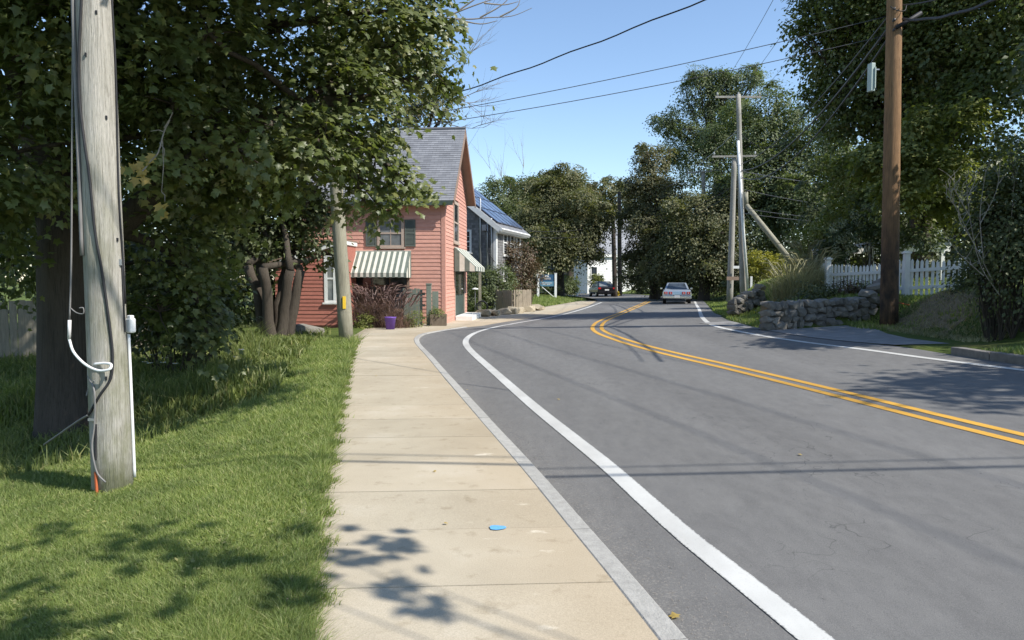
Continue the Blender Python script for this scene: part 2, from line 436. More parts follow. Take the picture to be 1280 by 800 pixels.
M['straw'] = leafmat('straw_grass', (.22, .215, .11), (.42, .39, .24), .3)
M['grass'] = leafmat('lawn_blades', (.185, .25, .07), (.32, .385, .125), .45, (.50, .48, .24), patch=1.3, var=.75)
M['weeds'] = leafmat('tall_weeds', (.145, .185, .055), (.25, .295, .095), .42, (.40, .38, .17))
M['white_petal'] = pmat('white_petals', (.75, .75, .70), None, 8, .7)
M['yellow_petal'] = pmat('yellow_petals', (.7, .5, .05), None, 8, .7)

# ------------------------------------------------------------------ mesh helpers
def link(o, parent=None):
    COL.objects.link(o)
    if parent is not None: o.parent = parent
    return o
def tag(o, label=None, cat=None, group=None, kind=None):
    if label: o['label'] = label
    if cat: o['category'] = cat
    if group: o['group'] = group
    if kind: o['kind'] = kind
    return o
def empty(name, loc=(0, 0, 0), rz=0.0):
    o = bpy.data.objects.new(name, None)
    o.location = loc; o.rotation_euler = (0, 0, rz)
    o.empty_display_size = .2
    return link(o)
def np_mesh(name, verts, faces, mat):
    me = bpy.data.meshes.new(name)
    verts = np.asarray(verts, np.float32); faces = np.asarray(faces, np.int32)
    k = faces.shape[1]
    me.vertices.add(len(verts)); me.vertices.foreach_set('co', verts.ravel())
    me.loops.add(faces.size); me.loops.foreach_set('vertex_index', faces.ravel())
    me.polygons.add(len(faces))
    me.polygons.foreach_set('loop_start', np.arange(0, faces.size, k, dtype=np.int32))
    me.polygons.foreach_set('loop_total', np.full(len(faces), k, np.int32))
    me.update(calc_edges=True)
    if mat is not None: me.materials.append(mat)
    return me
class MB:
    def __init__(s): s.v = []; s.f = []; s.smooth = False
    def quad(s, *p):
        i = len(s.v); s.v += [tuple(q) for q in p]; s.f.append(tuple(range(i, i + len(p)))); return s
    def box(s, c, size, rz=0.0, rot=None):
        hx, hy, hz = size[0] / 2, size[1] / 2, size[2] / 2
        m = rot if rot is not None else Matrix.Rotation(rz, 3, 'Z')
        i = len(s.v)
        for dx, dy, dz in ((-1, -1, -1), (1, -1, -1), (1, 1, -1), (-1, 1, -1), (-1, -1, 1), (1, -1, 1), (1, 1, 1), (-1, 1, 1)):
            p = Vector(c) + m @ Vector((dx * hx, dy * hy, dz * hz)); s.v.append(tuple(p))
        for f in ((0, 3, 2, 1), (4, 5, 6, 7), (0, 1, 5, 4), (1, 2, 6, 5), (2, 3, 7, 6), (3, 0, 4, 7)):
            s.f.append(tuple(i + q for q in f))
        return s
    def hexa(s, p):              # eight corners: four below, four above, same winding
        i = len(s.v); s.v += [tuple(q) for q in p]
        for f in ((0, 3, 2, 1), (4, 5, 6, 7), (0, 1, 5, 4), (1, 2, 6, 5), (2, 3, 7, 6), (3, 0, 4, 7)):
            s.f.append(tuple(i + q for q in f))
        return s
    def tube(s, pts, rad, n=8, cap=True, wob=0.0):
        pts = [Vector(p) for p in pts]
        if not hasattr(rad, '__len__'): rad = [rad] * len(pts)
        base = len(s.v); ref = None
        for k, p in enumerate(pts):
            t = (pts[min(k + 1, len(pts) - 1)] - pts[max(k - 1, 0)])
            t = t.normalized() if t.length > 1e-9 else Vector((0, 0, 1))
            if ref is None: ref = t.orthogonal().normalized()
            a = (ref - t * ref.dot(t))
            a = a.normalized() if a.length > 1e-6 else t.orthogonal().normalized()
            ref = a; b = t.cross(a)
            for j in range(n):
                an = 2 * math.pi * j / n
                rr = rad[k] * (1 + (random.uniform(-wob, wob) if wob else 0))
                s.v.append(tuple(p + (a * math.cos(an) + b * math.sin(an)) * rr))
        for k in range(len(pts) - 1):
            for j in range(n):
                a0 = base + k * n + j; a1 = base + k * n + (j + 1) % n
                s.f.append((a0, a1, a1 + n, a0 + n))
        if cap:
            s.f.append(tuple(base + j for j in reversed(range(n))))
            s.f.append(tuple(base + (len(pts) - 1) * n + j for j in range(n)))
        return s
    def lathe(s, c, prof, n=16):
        base = len(s.v)
        for r_, z_ in prof:
            for j in range(n):
                an = 2 * math.pi * j / n
                s.v.append((c[0] + r_ * math.cos(an), c[1] + r_ * math.sin(an), c[2] + z_))
        for k in range(len(prof) - 1):
            for j in range(n):
                a0 = base + k * n + j; a1 = base + k * n + (j + 1) % n
                s.f.append((a0, a1, a1 + n, a0 + n))
        s.f.append(tuple(base + j for j in reversed(range(n))))
        s.f.append(tuple(base + (len(prof) - 1) * n + j for j in range(n)))
        return s
    def mesh(s, name, mat, smooth=False, bevel=0):
        me = bpy.data.meshes.new(name)
        me.from_pydata(s.v, [], s.f)
        me.validate()
        if mat is not None: me.materials.append(mat)
        if smooth:
            me.polygons.foreach_set('use_smooth', [True] * len(me.polygons))
        me.update()
        return me
    def build(s, name, mat, parent=None, smooth=False, bevel=0.0):
        o = bpy.data.objects.new(name, s.mesh(name, mat, smooth))
        link(o, parent)
        if bevel:
            b = o.modifiers.new('bevel', 'BEVEL'); b.width = bevel; b.segments = 2; b.limit_method = 'ANGLE'
        return o
def obj(name, me, parent=None): return link(bpy.data.objects.new(name, me), parent)
def curve_pts(pts, n=12):        # Catmull-Rom through the points
    pts = [Vector(p) for p in pts]; out = []
    P = [pts[0] * 2 - pts[1]] + pts + [pts[-1] * 2 - pts[-2]]
    for i in range(1, len(P) - 2):
        for k in range(n):
            t = k / n
            a, b, c, d = P[i - 1], P[i], P[i + 1], P[i + 2]
            out.append(0.5 * ((2 * b) + (c - a) * t + (2 * a - 5 * b + 4 * c - d) * t * t + (3 * b - a - 3 * c + d) * t ** 3))
    out.append(pts[-1])
    return out
def resample(pts, step):
    pts = [Vector(p) for p in pts]
    L = [0]
    for a, b in zip(pts, pts[1:]): L.append(L[-1] + (b - a).length)
    n = max(2, int(L[-1] / step) + 1)
    q = np.linspace(0, L[-1], n)
    A = np.array([tuple(p) for p in pts])
    return [Vector((float(np.interp(v, L, A[:, 0])), float(np.interp(v, L, A[:, 1])), float(np.interp(v, L, A[:, 2])))) for v in q]
# ================================================================== SETTING
def set_attr(me, name, vals):
    a = me.attributes.new(name, 'FLOAT', 'POINT')
    a.data.foreach_set('value', np.asarray(vals, np.float32))
def grid_faces(nx, ny):
    i = np.arange(ny - 1)[:, None] * nx + np.arange(nx - 1)[None, :]
    return np.stack([i, i + 1, i + 1 + nx, i + nx], -1).reshape(-1, 4)
gx = np.concatenate([np.linspace(-500, -20, 14)[:-1], np.arange(-20, 26, .3), np.linspace(26, 500, 14)])
gy = np.concatenate([np.linspace(-300, -12, 9)[:-1], np.arange(-12, 48, .3), np.arange(48, 110, 1.5), np.linspace(111, 900, 14)])
X, Y = np.meshgrid(gx, gy)
ZZ = H(X, Y)
ZZ = ZZ + 0.012 * np.sin(X * 5.1 + Y * 2.2) * np.sin(Y * 4.3 - X)
ground = obj('ground', np_mesh('ground', np.stack([X, Y, ZZ], -1).reshape(-1, 3), grid_faces(len(gx), len(gy)), M['turf']))
ground.data.polygons.foreach_set('use_smooth', [True] * len(ground.data.polygons))
tag(ground, kind='structure')

ys_ = np.concatenate([np.arange(-14, 30, .5), np.arange(30, 108, 1.0)])
nac = 24
A = np.linspace(0, 1, nac)
RXs = xl(ys_)[:, None] + (xr(ys_) - xl(ys_))[:, None] * A[None, :]
RYs = np.repeat(ys_[:, None], nac, 1)
RZs = zroad(RXs, RYs)
road = obj('road', np_mesh('road', np.stack([RXs, RYs, RZs], -1).reshape(-1, 3), grid_faces(nac, len(ys_)), M['asphalt']))
set_attr(road.data, 'across', np.repeat(A[None, :], len(ys_), 0).ravel())
road.data.polygons.foreach_set('use_smooth', [True] * len(road.data.polygons))
tag(road, kind='structure')

def road_stripe(name, px, width, mat, offs=0.0, ext0=None, ext1=None):
    pts = [GR(*p) for p in px]
    for p in pts: p.z = 0
    pts = curve_pts(pts, 10)
    if ext0: pts = [pts[0] + (pts[0] - pts[6]).normalized() * ext0] + pts
    if ext1: pts = pts + [pts[-1] + (pts[-1] - pts[-6]).normalized() * ext1]
    c = resample(pts, .35)
    v = []; f = []; acr = []
    for i, p in enumerate(c):
        t = (c[min(i + 1, len(c) - 1)] - c[max(i - 1, 0)]).normalized()
        nrm = Vector((t.y, -t.x, 0))
        for k in range(3):
            q = p + nrm * (offs + width * (k / 2 - .5))
            v.append((q.x, q.y, float(zroad(q.x, q.y)) + 0.005)); acr.append(k / 2)
        if i: b = 3 * i; f += [(b - 3, b - 2, b + 1, b), (b - 2, b - 1, b + 2, b + 1)]
    o = obj(name, np_mesh(name, v, f, mat), road); set_attr(o.data, 'across', acr)
    return o
WL = [(1020, 800), (938, 734), (861, 673), (809, 627), (760, 583), (712, 544), (665, 506), (617, 464), (590, 440), (582, 428), (588, 419.5), (605, 412.5), (640, 405), (690, 396.3), (728, 386.5), (752, 378)]
road_stripe('edge_line', WL, .165, M['white_line'], ext0=12)
WR = [(1280, 463), (1160, 448), (1080, 437), (1000, 427), (925, 414.5), (890, 406), (878, 397), (874, 387), (870, 380)]
road_stripe('edge_line', WR, .15, M['white_line'], ext0=16, ext1=6)
CL = [(1280, 549), (1160, 520), (1040, 490), (920, 461), (830, 440), (775, 424.5), (750, 414.5), (747, 407), (757, 399.5), (778, 391), (797, 383), (808, 378)]
road_stripe('centre_line', CL, .12, M['yellow_line'], .13, ext0=10, ext1=3)
road_stripe('centre_line', CL, .12, M['yellow_line'], -.13, ext0=10, ext1=3)

# ---- kerb: granite stones, top flush with the sidewalk
KW = .135
kerb = tag(empty('kerb'), kind='structure')
kp = resample([Vector((float(xl(y)), float(y), 0)) for y in np.arange(-8, 25.5, .25)], .3)
def kerb_stone(pts, parent, name, mat, w0, w1, top, bot, zf):
    mb = MB(); n = len(pts)
    prof = [(w0, bot), (w0, top - .008), (w0 + .01 * np.sign(w1 - w0), top), (w1 - .012 * np.sign(w1 - w0), top), (w1, top - .012), (w1, bot)]
    for i, p in enumerate(pts):
        t = (pts[min(i + 1, n - 1)] - pts[max(i - 1, 0)]).normalized()
        nrm = Vector((t.y, -t.x, 0))
        for o_, z_ in prof:
            q = p + nrm * o_; mb.v.append((q.x, q.y, zf(p) + z_))
    m_ = len(prof)
    for i in range(n - 1):
        for j in range(m_ - 1):
            a = i * m_ + j; mb.f.append((a, a + 1, a + 1 + m_, a + m_))
    mb.f.append(tuple(range(m_))); mb.f.append(tuple((n - 1) * m_ + j for j in reversed(range(m_))))
    return mb.build(name, mat, parent)
i = 0
while i < len(kp) - 2:
    L_ = random.choice([5, 6, 7])
    seg = kp[i:i + L_ + 1]
    if len(seg) > 1:
        seg = [p.copy() for p in seg]
        d0 = (seg[1] - seg[0]).normalized() * .006
        seg[0] += d0; seg[-1] -= d0
        wob = random.uniform(-.004, .004)
        kerb_stone(seg, kerb, 'kerb_stone', M['kerb'], -KW, 0.0, .004 + wob, -.3, lambda p: 0.0 if p.y < 18 else -.0)
    i += L_
# right hand kerb: old dark granite along the lawn bank
kerb2 = tag(empty('kerb'), kind='structure')
kr = resample([Vector((float(xr(y)), float(y), 0)) for y in np.arange(-6, 12.9, .25)], .3)
i = 0
while i < len(kr) - 2:
    L_ = random.choice([5, 6, 8]); seg = [p.copy() for p in kr[i:i + L_ + 1]]
    if len(seg) > 1:
        d0 = (seg[1] - seg[0]).normalized() * .01
        seg[0] += d0; seg[-1] -= d0
        kerb_stone(seg, kerb2, 'kerb_stone', M['dark_kerb'], 0.0, .2, .13 + random.uniform(-.02, .015), -.3, lambda p: float(zroad(xr(p.y), p.y)))
    i += L_

# ---- sidewalk: one slab after another
sidewalk = tag(empty('sidewalk'), kind='structure')
def slab(y0, y1, sk0=0.0, sk1=0.0, gap=.008, over=0.14, zt=0.0):
    ny, nx = 5, 6; v = []; ac = []
    for lvl in (0, -.12):
        for j in range(ny):
            for k in range(nx):
                a = k / (nx - 1)
                yy = y0 + gap / 2 + (y1 - y0 - gap) * j / (ny - 1) + a * sk0 * (1 - j / (ny - 1)) + a * sk1 * j / (ny - 1)
                x0 = float(xs(yy)) - over; x1 = float(xl(yy)) - KW - .004
                v.append((x0 + (x1 - x0) * a, yy, zt + lvl)); ac.append(a)
    f = [tuple(q) for q in grid_faces(nx, ny)]
    N = nx * ny
    ring = [k for k in range(nx)] + [(j + 1) * nx - 1 for j in range(1, ny)] + [(ny - 1) * nx + k for k in reversed(range(nx - 1))] + [j * nx for j in reversed(range(1, ny - 1))]
    for a, b in zip(ring, ring[1:] + ring[:1]): f.append((a, a + N, b + N, b))
    me = bpy.data.meshes.new('slab'); me.from_pydata(v, [], f); me.materials.append(M['concrete'])
    set_attr(me, 'across', ac); me.update()
    return obj('slab', me, sidewalk)
GAPS = [.004, .006, .009]
edges = [-4.5, -2.6, -.7, 1.05, 2.0, 2.88, 3.75, 4.63, 5.5, 6.45, 7.42, 8.4, 9.35, 10.3, 11.3, 12.3, 13.3, 14.3, 15.3, 16.4, 17.5, 18.6, 19.8, 21.0]
for a, b in zip(edges, edges[1:]):
    slab(a, b, sk0=.10, sk1=.10, zt=random.uniform(-.003, .003), gap=random.choice(GAPS))
# the wide apron by the pink house and the strip beyond
far_edges = [21.0, 22.4, 23.8, 25.2, 26.7, 28.2, 30, 32, 34, 36, 38, 40, 42.5, 45, 48, 51, 54, 57]
KW_keep = KW
for a, b in zip(far_edges, far_edges[1:]):
    if a >= 24: KW = 0.0
    slab(a, b, sk0=.1, sk1=.1, over=.25, zt=-.002)
KW = KW_keep

# blue survey spot on the slab
c0 = G(622, 660.5)
mb = MB(); pts = []
for k in range(22):
    an = 2 * math.pi * k / 22
    rr = .055 * (1 + .10 * math.sin(3 * an + 1) + random.uniform(-.06, .06))
    pts.append((c0.x + rr * math.cos(an), c0.y + rr * .8 * math.sin(an), .0065))
mb.quad(*pts)
tag(mb.build('survey_mark', M['blue_paint']), 'small blue painted survey spot on the sidewalk slab', 'paint mark')

# ---- driveway apron on the right
dv = []
for p in [(1118, 431.5), (1060, 427.5), (1000, 420.5), (945, 410.5), (915, 402)]:
    dv.append(GR(*p))
back = [Vector((8.5, 14.3, 0)), Vector((8.3, 16.0, 0)), Vector((9.2, 19.2, 0)), Vector((8.1, 18.95, 0)), Vector((6.4, 18.35, 0)), Vector((5.4, 21.5, 0))]
ny, nx = 14, 10
dvr = resample(dv, (sum((b - a).length for a, b in zip(dv, dv[1:]))) / (nx - 1) * .999)[:nx]
bkr = resample(back, (sum((b - a).length for a, b in zip(back, back[1:]))) / (nx - 1) * .999)[:nx]
v = []
for j in range(ny):
    for k in range(nx):
        p = dvr[k].lerp(bkr[k], j / (ny - 1))
        z = max(float(H(p.x, p.y)), float(zroad(min(p.x, xr(p.y)), p.y))) + .012
        v.append((p.x, p.y, z))
tag(obj('driveway', np_mesh('driveway', v, grid_faces(nx, ny), M['drive'])), kind='structure')

# ================================================================== VEGETATION TOOLS
def leaf_maple():
    half = [(0, 0), (.40, .02), (.27, .20), (.58, .46), (.26, .54)]
    out = half + [(0, 1.0)] + [(-x, y) for x, y in reversed(half[1:])]
    V = [(0, .34, .04)] + [(x, y, -.16 * abs(x) - .10 * max(0, y - .5)) for x, y in out]
    n = len(out)
    T = [(0, 1 + i, 1 + (i + 1) % n) for i in range(n)]
    return np.array(V), np.array(T)
def leaf_simple():
    return np.array([(0, 0, 0), (.36, .45, .09), (0, 1, -.06), (-.36, .45, .09)]), np.array([(0, 1, 2), (0, 2, 3)])
def leaf_lobed():                # cheaper three lobed leaf
    V = np.array([(0, 0, 0), (.5, .3, -.06), (.24, .48, .02), (0, 1, -.08), (-.24, .48, .02), (-.5, .3, -.06)])
    return V, np.array([(0, 1, 2), (0, 2, 4), (2, 3, 4), (0, 4, 5)])
LEAF = {'maple': leaf_maple(), 'simple': leaf_simple(), 'lobed': leaf_lobed()}
def norm(a): return a / np.maximum(np.linalg.norm(a, axis=1, keepdims=True), 1e-9)
def leaf_frames(n, out, up=.8, rnd=.4, droop=.35, nrm=None):
    if nrm is None: nrm = norm(out * .8 + np.array([0, 0, up]) + rng.normal(0, rnd, (n, 3)))
    else: nrm = norm(nrm + rng.normal(0, rnd * .65, (n, 3)))
    t = out + rng.normal(0, .5, (n, 3)) + np.array([0, 0, -droop])
    t = t - nrm * np.sum(t * nrm, 1, keepdims=True)
    t = norm(t)
    b = np.cross(t, nrm)
    return b, t, nrm
def leaves_mesh(name, pos, out, size, kind, mat, up=.8, rnd=.4, droop=.35, nrm=None):
    V, T = LEAF[kind]
    n = len(pos)
    b, t, nn = leaf_frames(n, out, up, rnd, droop, nrm)
    s = (size * rng.uniform(.65, 1.25, n))[:, None, None]
    v = pos[:, None, :] + s * (V[None, :, 0:1] * b[:, None, :] + V[None, :, 1:2] * t[:, None, :] + V[None, :, 2:3] * nn[:, None, :])
    f = T[None] + (np.arange(n) * len(V))[:, None, None]
    return np_mesh(name, v.reshape(-1, 3), f.reshape(-1, 3), mat)
def sphere_dirs(n):
    return norm(rng.normal(0, 1, (n, 3)))
def cluster_leaves(clumps, n_total, sub=.32, per=60, flat=.3, shell=.5, low=-.9):
    """clumps: (centre, radii). Twig sprays, each a tilted layer of leaves, through each clump's volume, biased to its outside."""
    vol = np.array([r[0] * r[1] + r[1] * r[2] + r[0] * r[2] for c, r in clumps])
    share = vol / vol.sum()
    P = []; O = []; tips = []; NN = []
    for (c, r), sh in zip(clumps, share):
        k = max(3, int(n_total * sh / per))
        d = sphere_dirs(k)
        d[:, 2] = np.where(d[:, 2] < low, -d[:, 2], d[:, 2])
        rad = rng.uniform(shell, 1.0, (k, 1)) ** .7 * rng.uniform(.85, 1.1, (k, 1))
        cc = np.asarray(c) + d * rad * np.asarray(r)
        tips.append((Vector(c), [Vector(q) for q in cc]))
        m = rng.poisson(per, k) + 2
        idx = np.repeat(np.arange(k), m)
        sz = sub * rng.uniform(.6, 1.5, k) * (np.mean(r) ** .5)
        nc = norm(d * .75 + np.array([0, 0, .75]) + rng.normal(0, .28, (k, 3)))
        t1 = norm(np.cross(nc, rng.normal(0, 1, (k, 3)))); t2 = np.cross(nc, t1)
        g = rng.normal(0, 1, (len(idx), 3)) * sz[idx][:, None]
        off = t1[idx] * g[:, 0:1] + t2[idx] * g[:, 1:2] * .8 + nc[idx] * g[:, 2:3] * flat
        off[:, 2] -= .2 * np.hypot(g[:, 0], g[:, 1])
        P.append(cc[idx] + off); O.append(norm(d[idx] * np.array([1, 1, .6]) + 1e-3)); NN.append(nc[idx])
    cluster_leaves.nrm = np.concatenate(NN)
    return np.concatenate(P), np.concatenate(O), tips
def limb(mb, a, b, r0, r1, bend=.15, n=7, seg=6):
    a = Vector(a); b = Vector(b); L = (b - a).length
    side = Vector((random.uniform(-1, 1), random.uniform(-1, 1), random.uniform(-.2, .8))) * bend * L
    pts = []; rad = []
    for k in range(seg + 1):
        t = k / seg
        p = a.lerp(b, t) + side * (4 * t * (1 - t)) * .5
        if 0 < k < seg: p += Vector((random.uniform(-1, 1), random.uniform(-1, 1), random.uniform(-1, 1))) * L * .02
        pts.append(p); rad.append(r0 + (r1 - r0) * t)
    mb.tube(pts, rad, n, wob=.06)
    return pts
def vec(p): return Vector((float(p[0]), float(p[1]), float(p[2])))
def tree(name, label, base, trunk_r, fork, clumps, n, size, kind, mat, bark='bark', cat='tree', group=None,
         twigs=4, per=60, sub=.32, flat=.28, shell=.45, up=.8, rnd=.4, stems=1, droop=.35, low=-.9, sat=0, limb_r=None):
    base = vec(base); e = empty(name, base); loc = base
    clumps = [(vec(c), (r, r, r * .85) if not hasattr(r, '__len__') else r) for c, r in clumps]
    if sat:
        extra = []
        for c, r in clumps:
            for _ in range(sat):
                d_ = Vector((random.gauss(0, 1), random.gauss(0, 1), random.gauss(.25, .8))).normalized(); m_ = random.uniform(.28, .5)
                extra.append((c + Vector((d_.x * r[0], d_.y * r[1], d_.z * r[2])) * random.uniform(.85, 1.15), (r[0] * m_, r[1] * m_, r[2] * m_ * .8)))
        clumps = [(c, (r[0] * .93, r[1] * .93, r[2] * .93)) for c, r in clumps] + extra; n = int(n * 1.25)
    P, O, tips = cluster_leaves([(c - loc, r) for c, r in clumps], n, sub, per, flat, shell, low); NRM = cluster_leaves.nrm
    mb = MB()
    fk = vec(fork) - loc
    top = fk
    if stems == 1:
        pts = [Vector((0, 0, -.25)), Vector((0, 0, .12)), fk * .35 + Vector((random.uniform(-.05, .05), 0, .1)), fk * .7, fk]
        mb.tube(pts, [trunk_r * 1.55, trunk_r * 1.15, trunk_r, trunk_r * .93, trunk_r * .85], 12, wob=.05)
        roots = [fk] * len(tips)
    else:
        roots = []
        for k in range(stems):
            an = 2 * math.pi * k / stems + .4
            a = Vector((math.cos(an) * trunk_r * 1.6, math.sin(an) * trunk_r * 1.6, -.2))
            b = fk + Vector((math.cos(an), math.sin(an), random.uniform(-.1, .2))) * trunk_r * 4
            limb(mb, a, b, trunk_r, trunk_r * .7, .1, 8)
            roots.append(b)
    for i, (c, tp) in enumerate(tips):
        src = roots[i % len(roots)]
        r0 = trunk_r * (.22 if sat else .55 if stems == 1 else .6)
        r0 = limb_r or r0
        limb(mb, src, c, r0, r0 * .3, .12)
        for q in random.sample(tp, min(twigs, len(tp))):
            limb(mb, c, q, r0 * .28, .006, .15, 5, 4)
    mb.build('trunk', M[bark], e, smooth=True)
    obj('crown', leaves_mesh('crown', P, O, size, kind, mat, up, rnd, droop, NRM), e)
    tag(e, label, cat, group)
    return e
def shrub(name, label, clumps, n, size, mat, kind='simple', group=None, stems=5, per=40, sub=.22, flat=.5, cat='shrub', bark='bark', shell=.4):
    cs = [(vec(c), (r, r, r) if not hasattr(r, '__len__') else r) for c, r in clumps]
    bx = sum(c.x for c, r in cs) / len(cs); by = sum(c.y for c, r in cs) / len(cs)
    base = Vector((bx, by, Z(bx, by)))
    e = empty(name, base)
    P, O, tips = cluster_leaves([(c - base, r) for c, r in cs], n, sub, per, flat, shell); NRM = cluster_leaves.nrm
    gz = H(P[:, 0] + base.x, P[:, 1] + base.y) - base.z
    P[:, 2] = np.maximum(P[:, 2], gz + .02)
    mb = MB()
    for c, tp in tips:
        foot = Vector((c.x * .6, c.y * .6, 0)); foot.z = Z(foot.x + base.x, foot.y + base.y) - base.z - .05
        for q in random.sample(tp, min(stems, len(tp))):
            limb(mb, foot, q, .018, .005, .1, 5, 4)
    mb.build('stems', M[bark], e)
    obj('foliage', leaves_mesh('foliage', P, O, size, kind, mat, nrm=NRM), e)
    tag(e, label, cat, group)
    return e
def blades_mesh(name, pos, h, w, mat, lean=.35, seg=1, wind=None):
    n = len(pos)
    an = rng.uniform(0, 2 * np.pi, n)
    side = np.stack([np.cos(an), np.sin(an), np.zeros(n)], 1)
    la = rng.uniform(0, 2 * np.pi, n)
    ld = np.stack([np.cos(la), np.sin(la), np.zeros(n)], 1) * (np.abs(rng.normal(0, lean, n)) * h)[:, None]
    if wind is not None: ld = ld + np.asarray(wind)[None] * h[:, None]
    up = np.array([0, 0, 1.0])
    w_ = w[:, None]; h_ = h[:, None]
    if seg == 1:
        v = np.stack([pos - side * w_, pos + side * w_, pos + ld + up * h_], 1)
        f = np.arange(n * 3).reshape(-1, 3)
    else:
        mid = pos + ld * .35 + up * h_ * .62
        v = np.stack([pos - side * w_, pos + side * w_, mid - side * w_ * .8, mid + side * w_ * .8, pos + ld * 1.3 + up * h_ * .95], 1)
        f = (np.array([[0, 1, 3], [0, 3, 2], [2, 3, 4]])[None] + (np.arange(n) * 5)[:, None, None]).reshape(-1, 3)
    return np_mesh(name, v.reshape(-1, 3), f, mat)
# ================================================================== BUILDINGS
def frame_empty(name, origin, yaxis):
    rz = math.atan2(-yaxis.x, yaxis.y)
    e = empty(name, origin, rz)
    e.matrix_world = Matrix.Translation(origin) @ Matrix.Rotation(rz, 4, 'Z')
    return e, Matrix.Translation(origin) @ Matrix.Rotation(rz, 4, 'Z')
def on_plane(mw, axis, px, py, off=0.0):
    inv = mw.inverted()
    o = inv @ Vector((0, 0, CAMZ)); r = inv.to_3x3() @ ray(px, py)
    t = (off - o[axis]) / r[axis]
    return o + r * t
def fbox(mb, f, a0, a1, z0, z1, o0, o1):
    mb.hexa([f(a0, z0, o0), f(a1, z0, o0), f(a1, z0, o1), f(a0, z0, o1), f(a0, z1, o0), f(a1, z1, o0), f(a1, z1, o1), f(a0, z1, o1)])
    return mb
def boards(parent, name, f, z0, z1, pitch, span, holes, mat, t=.02):
    z = z0
    while z < z1 - .01:
        zb = min(z + pitch, z1)
        s0 = span(z); s1 = span(zb - .002)
        iv = [(s0[0], s0[1], s1[0], s1[1])]
        for (h0, h1, g0, g1) in holes:
            if zb > g0 + .01 and z < g1 - .01:
                nx_ = []
                for (a, b, c, d) in iv:
                    if h1 <= a or h0 >= b: nx_.append((a, b, c, d)); continue
                    if h0 > a + .02: nx_.append((a, h0, c, h0))
                    if h1 < b - .02: nx_.append((h1, b, h1, d))
                iv = nx_
        for (a, b, c, d) in iv:
            if b - a < .03 or d - c < .005: continue
            mb = MB()
            j = random.uniform(-.003, .003)
            mb.hexa([f(a, z, 0), f(b, z, 0), f(b, z, t + j), f(a, z, t + j), f(c, zb, 0), f(d, zb, 0), f(d, zb, .004), f(c, zb, .004)])
            mb.build(name, mat, parent)
        z = zb
def courses(f, z0, z1, pitch, span, t=.018, holes=()):   # joined courses of shingles, with UVs
    v = []; fc = []; uv = []
    z = z0
    while z < z1 - .01:
        zb = min(z + pitch, z1)
        iv = [(*span(z), *span(zb))]
        for (h0, h1, g0, g1) in holes:
            if zb > g0 + .01 and z < g1 - .01:
                nx_ = []
                for (a, b, c, d) in iv:
                    if h1 <= a or h0 >= b: nx_.append((a, b, c, d)); continue
                    if h0 > a + .02: nx_.append((a, h0, c, h0))
                    if h1 < b - .02: nx_.append((h1, b, h1, d))
                iv = nx_
        for (a, b, c, d) in iv:
            i = len(v)
            v += [f(a, z, t), f(b, z, t), f(d, zb, .003), f(c, zb, .003), f(a, z, 0), f(b, z, 0)]
            fc += [(i, i + 1, i + 2, i + 3), (i + 4, i + 5, i + 1, i)]
            uv += [(a, z), (b, z), (d, zb), (c, zb), (a, z), (b, z), (b, z), (a, z)]
        z = zb
    me = bpy.data.meshes.new('courses'); me.from_pydata([tuple(p) for p in v], [], fc)
    l = me.uv_layers.new(name='uv')
    for k, (a, b) in enumerate(uv): l.data[k].uv = (a, b)
    me.update()
    return me
def window(parent, f, a0, a1, z0, z1, trim, glass, tw=.09, bars=(1, 1), o=.03, sill=True, name='window'):
    mb = MB()
    fbox(mb, f, a0, a0 + tw, z0, z1, 0, o); fbox(mb, f, a1 - tw, a1, z0, z1, 0, o)
    fbox(mb, f, a0 + tw, a1 - tw, z1 - tw, z1, 0, o); fbox(mb, f, a0 + tw, a1 - tw, z0, z0 + tw * .7, 0, o)
    w = mb.build(name, trim, parent)
    ga0, ga1, gz0, gz1 = a0 + tw, a1 - tw, z0 + tw * .7, z1 - tw
    zm = (gz0 + gz1) / 2
    for (p0, p1) in ((gz0, zm - .02), (zm + .02, gz1)):
        fbox(MB(), f, ga0, ga1, p0, p1, -.02, o - .024).build('pane', glass, w)
    mb = MB(); fbox(mb, f, ga0, ga1, zm - .03, zm + .03, -.01, o - .006)
    for k in range(1, bars[0] + 1):
        a = ga0 + (ga1 - ga0) * k / (bars[0] + 1); fbox(mb, f, a - .012, a + .012, gz0, zm - .03, -.01, o - .012); fbox(mb, f, a - .012, a + .012, zm + .03, gz1, -.01, o - .012)
    for k in range(1, bars[1] + 1):
        for (q0, q1) in ((gz0, zm), (zm, gz1)):
            zz = q0 + (q1 - q0) * k / (bars[1] + 1); fbox(mb, f, ga0, ga1, zz - .011, zz + .011, -.01, o - .014)
    mb.build('sash_bar', trim, w)
    if sill: fbox(MB(), f, a0 - .05, a1 + .05, z0 - .06, z0 - .002, -.0, o + .05).build('sill', trim, w)
    return w
def shutter(parent, f, a0, a1, z0, z1, mat):
    mb = MB(); w = .05
    fbox(mb, f, a0, a0 + w, z0, z1, .02, .055); fbox(mb, f, a1 - w, a1, z0, z1, .02, .055)
    zm = (z0 + z1) / 2
    for (q0, q1) in ((z0, z0 + w), (zm - .03, zm + .03), (z1 - w, z1)): fbox(mb, f, a0 + w, a1 - w, q0, q1, .02, .055)
    s = mb.build('shutter', mat, parent)
    mb = MB(); n = 9
    for (q0, q1) in ((z0 + w, zm - .03), (zm + .03, z1 - w)):
        for k in range(n):
            zz = q0 + (q1 - q0) * (k + .5) / n
            mb.quad(f(a0 + w, zz - .03, .052), f(a1 - w, zz - .03, .052), f(a1 - w, zz + .035, .024), f(a0 + w, zz + .035, .024))
    mb.build('louvre', mat, s)
    return s
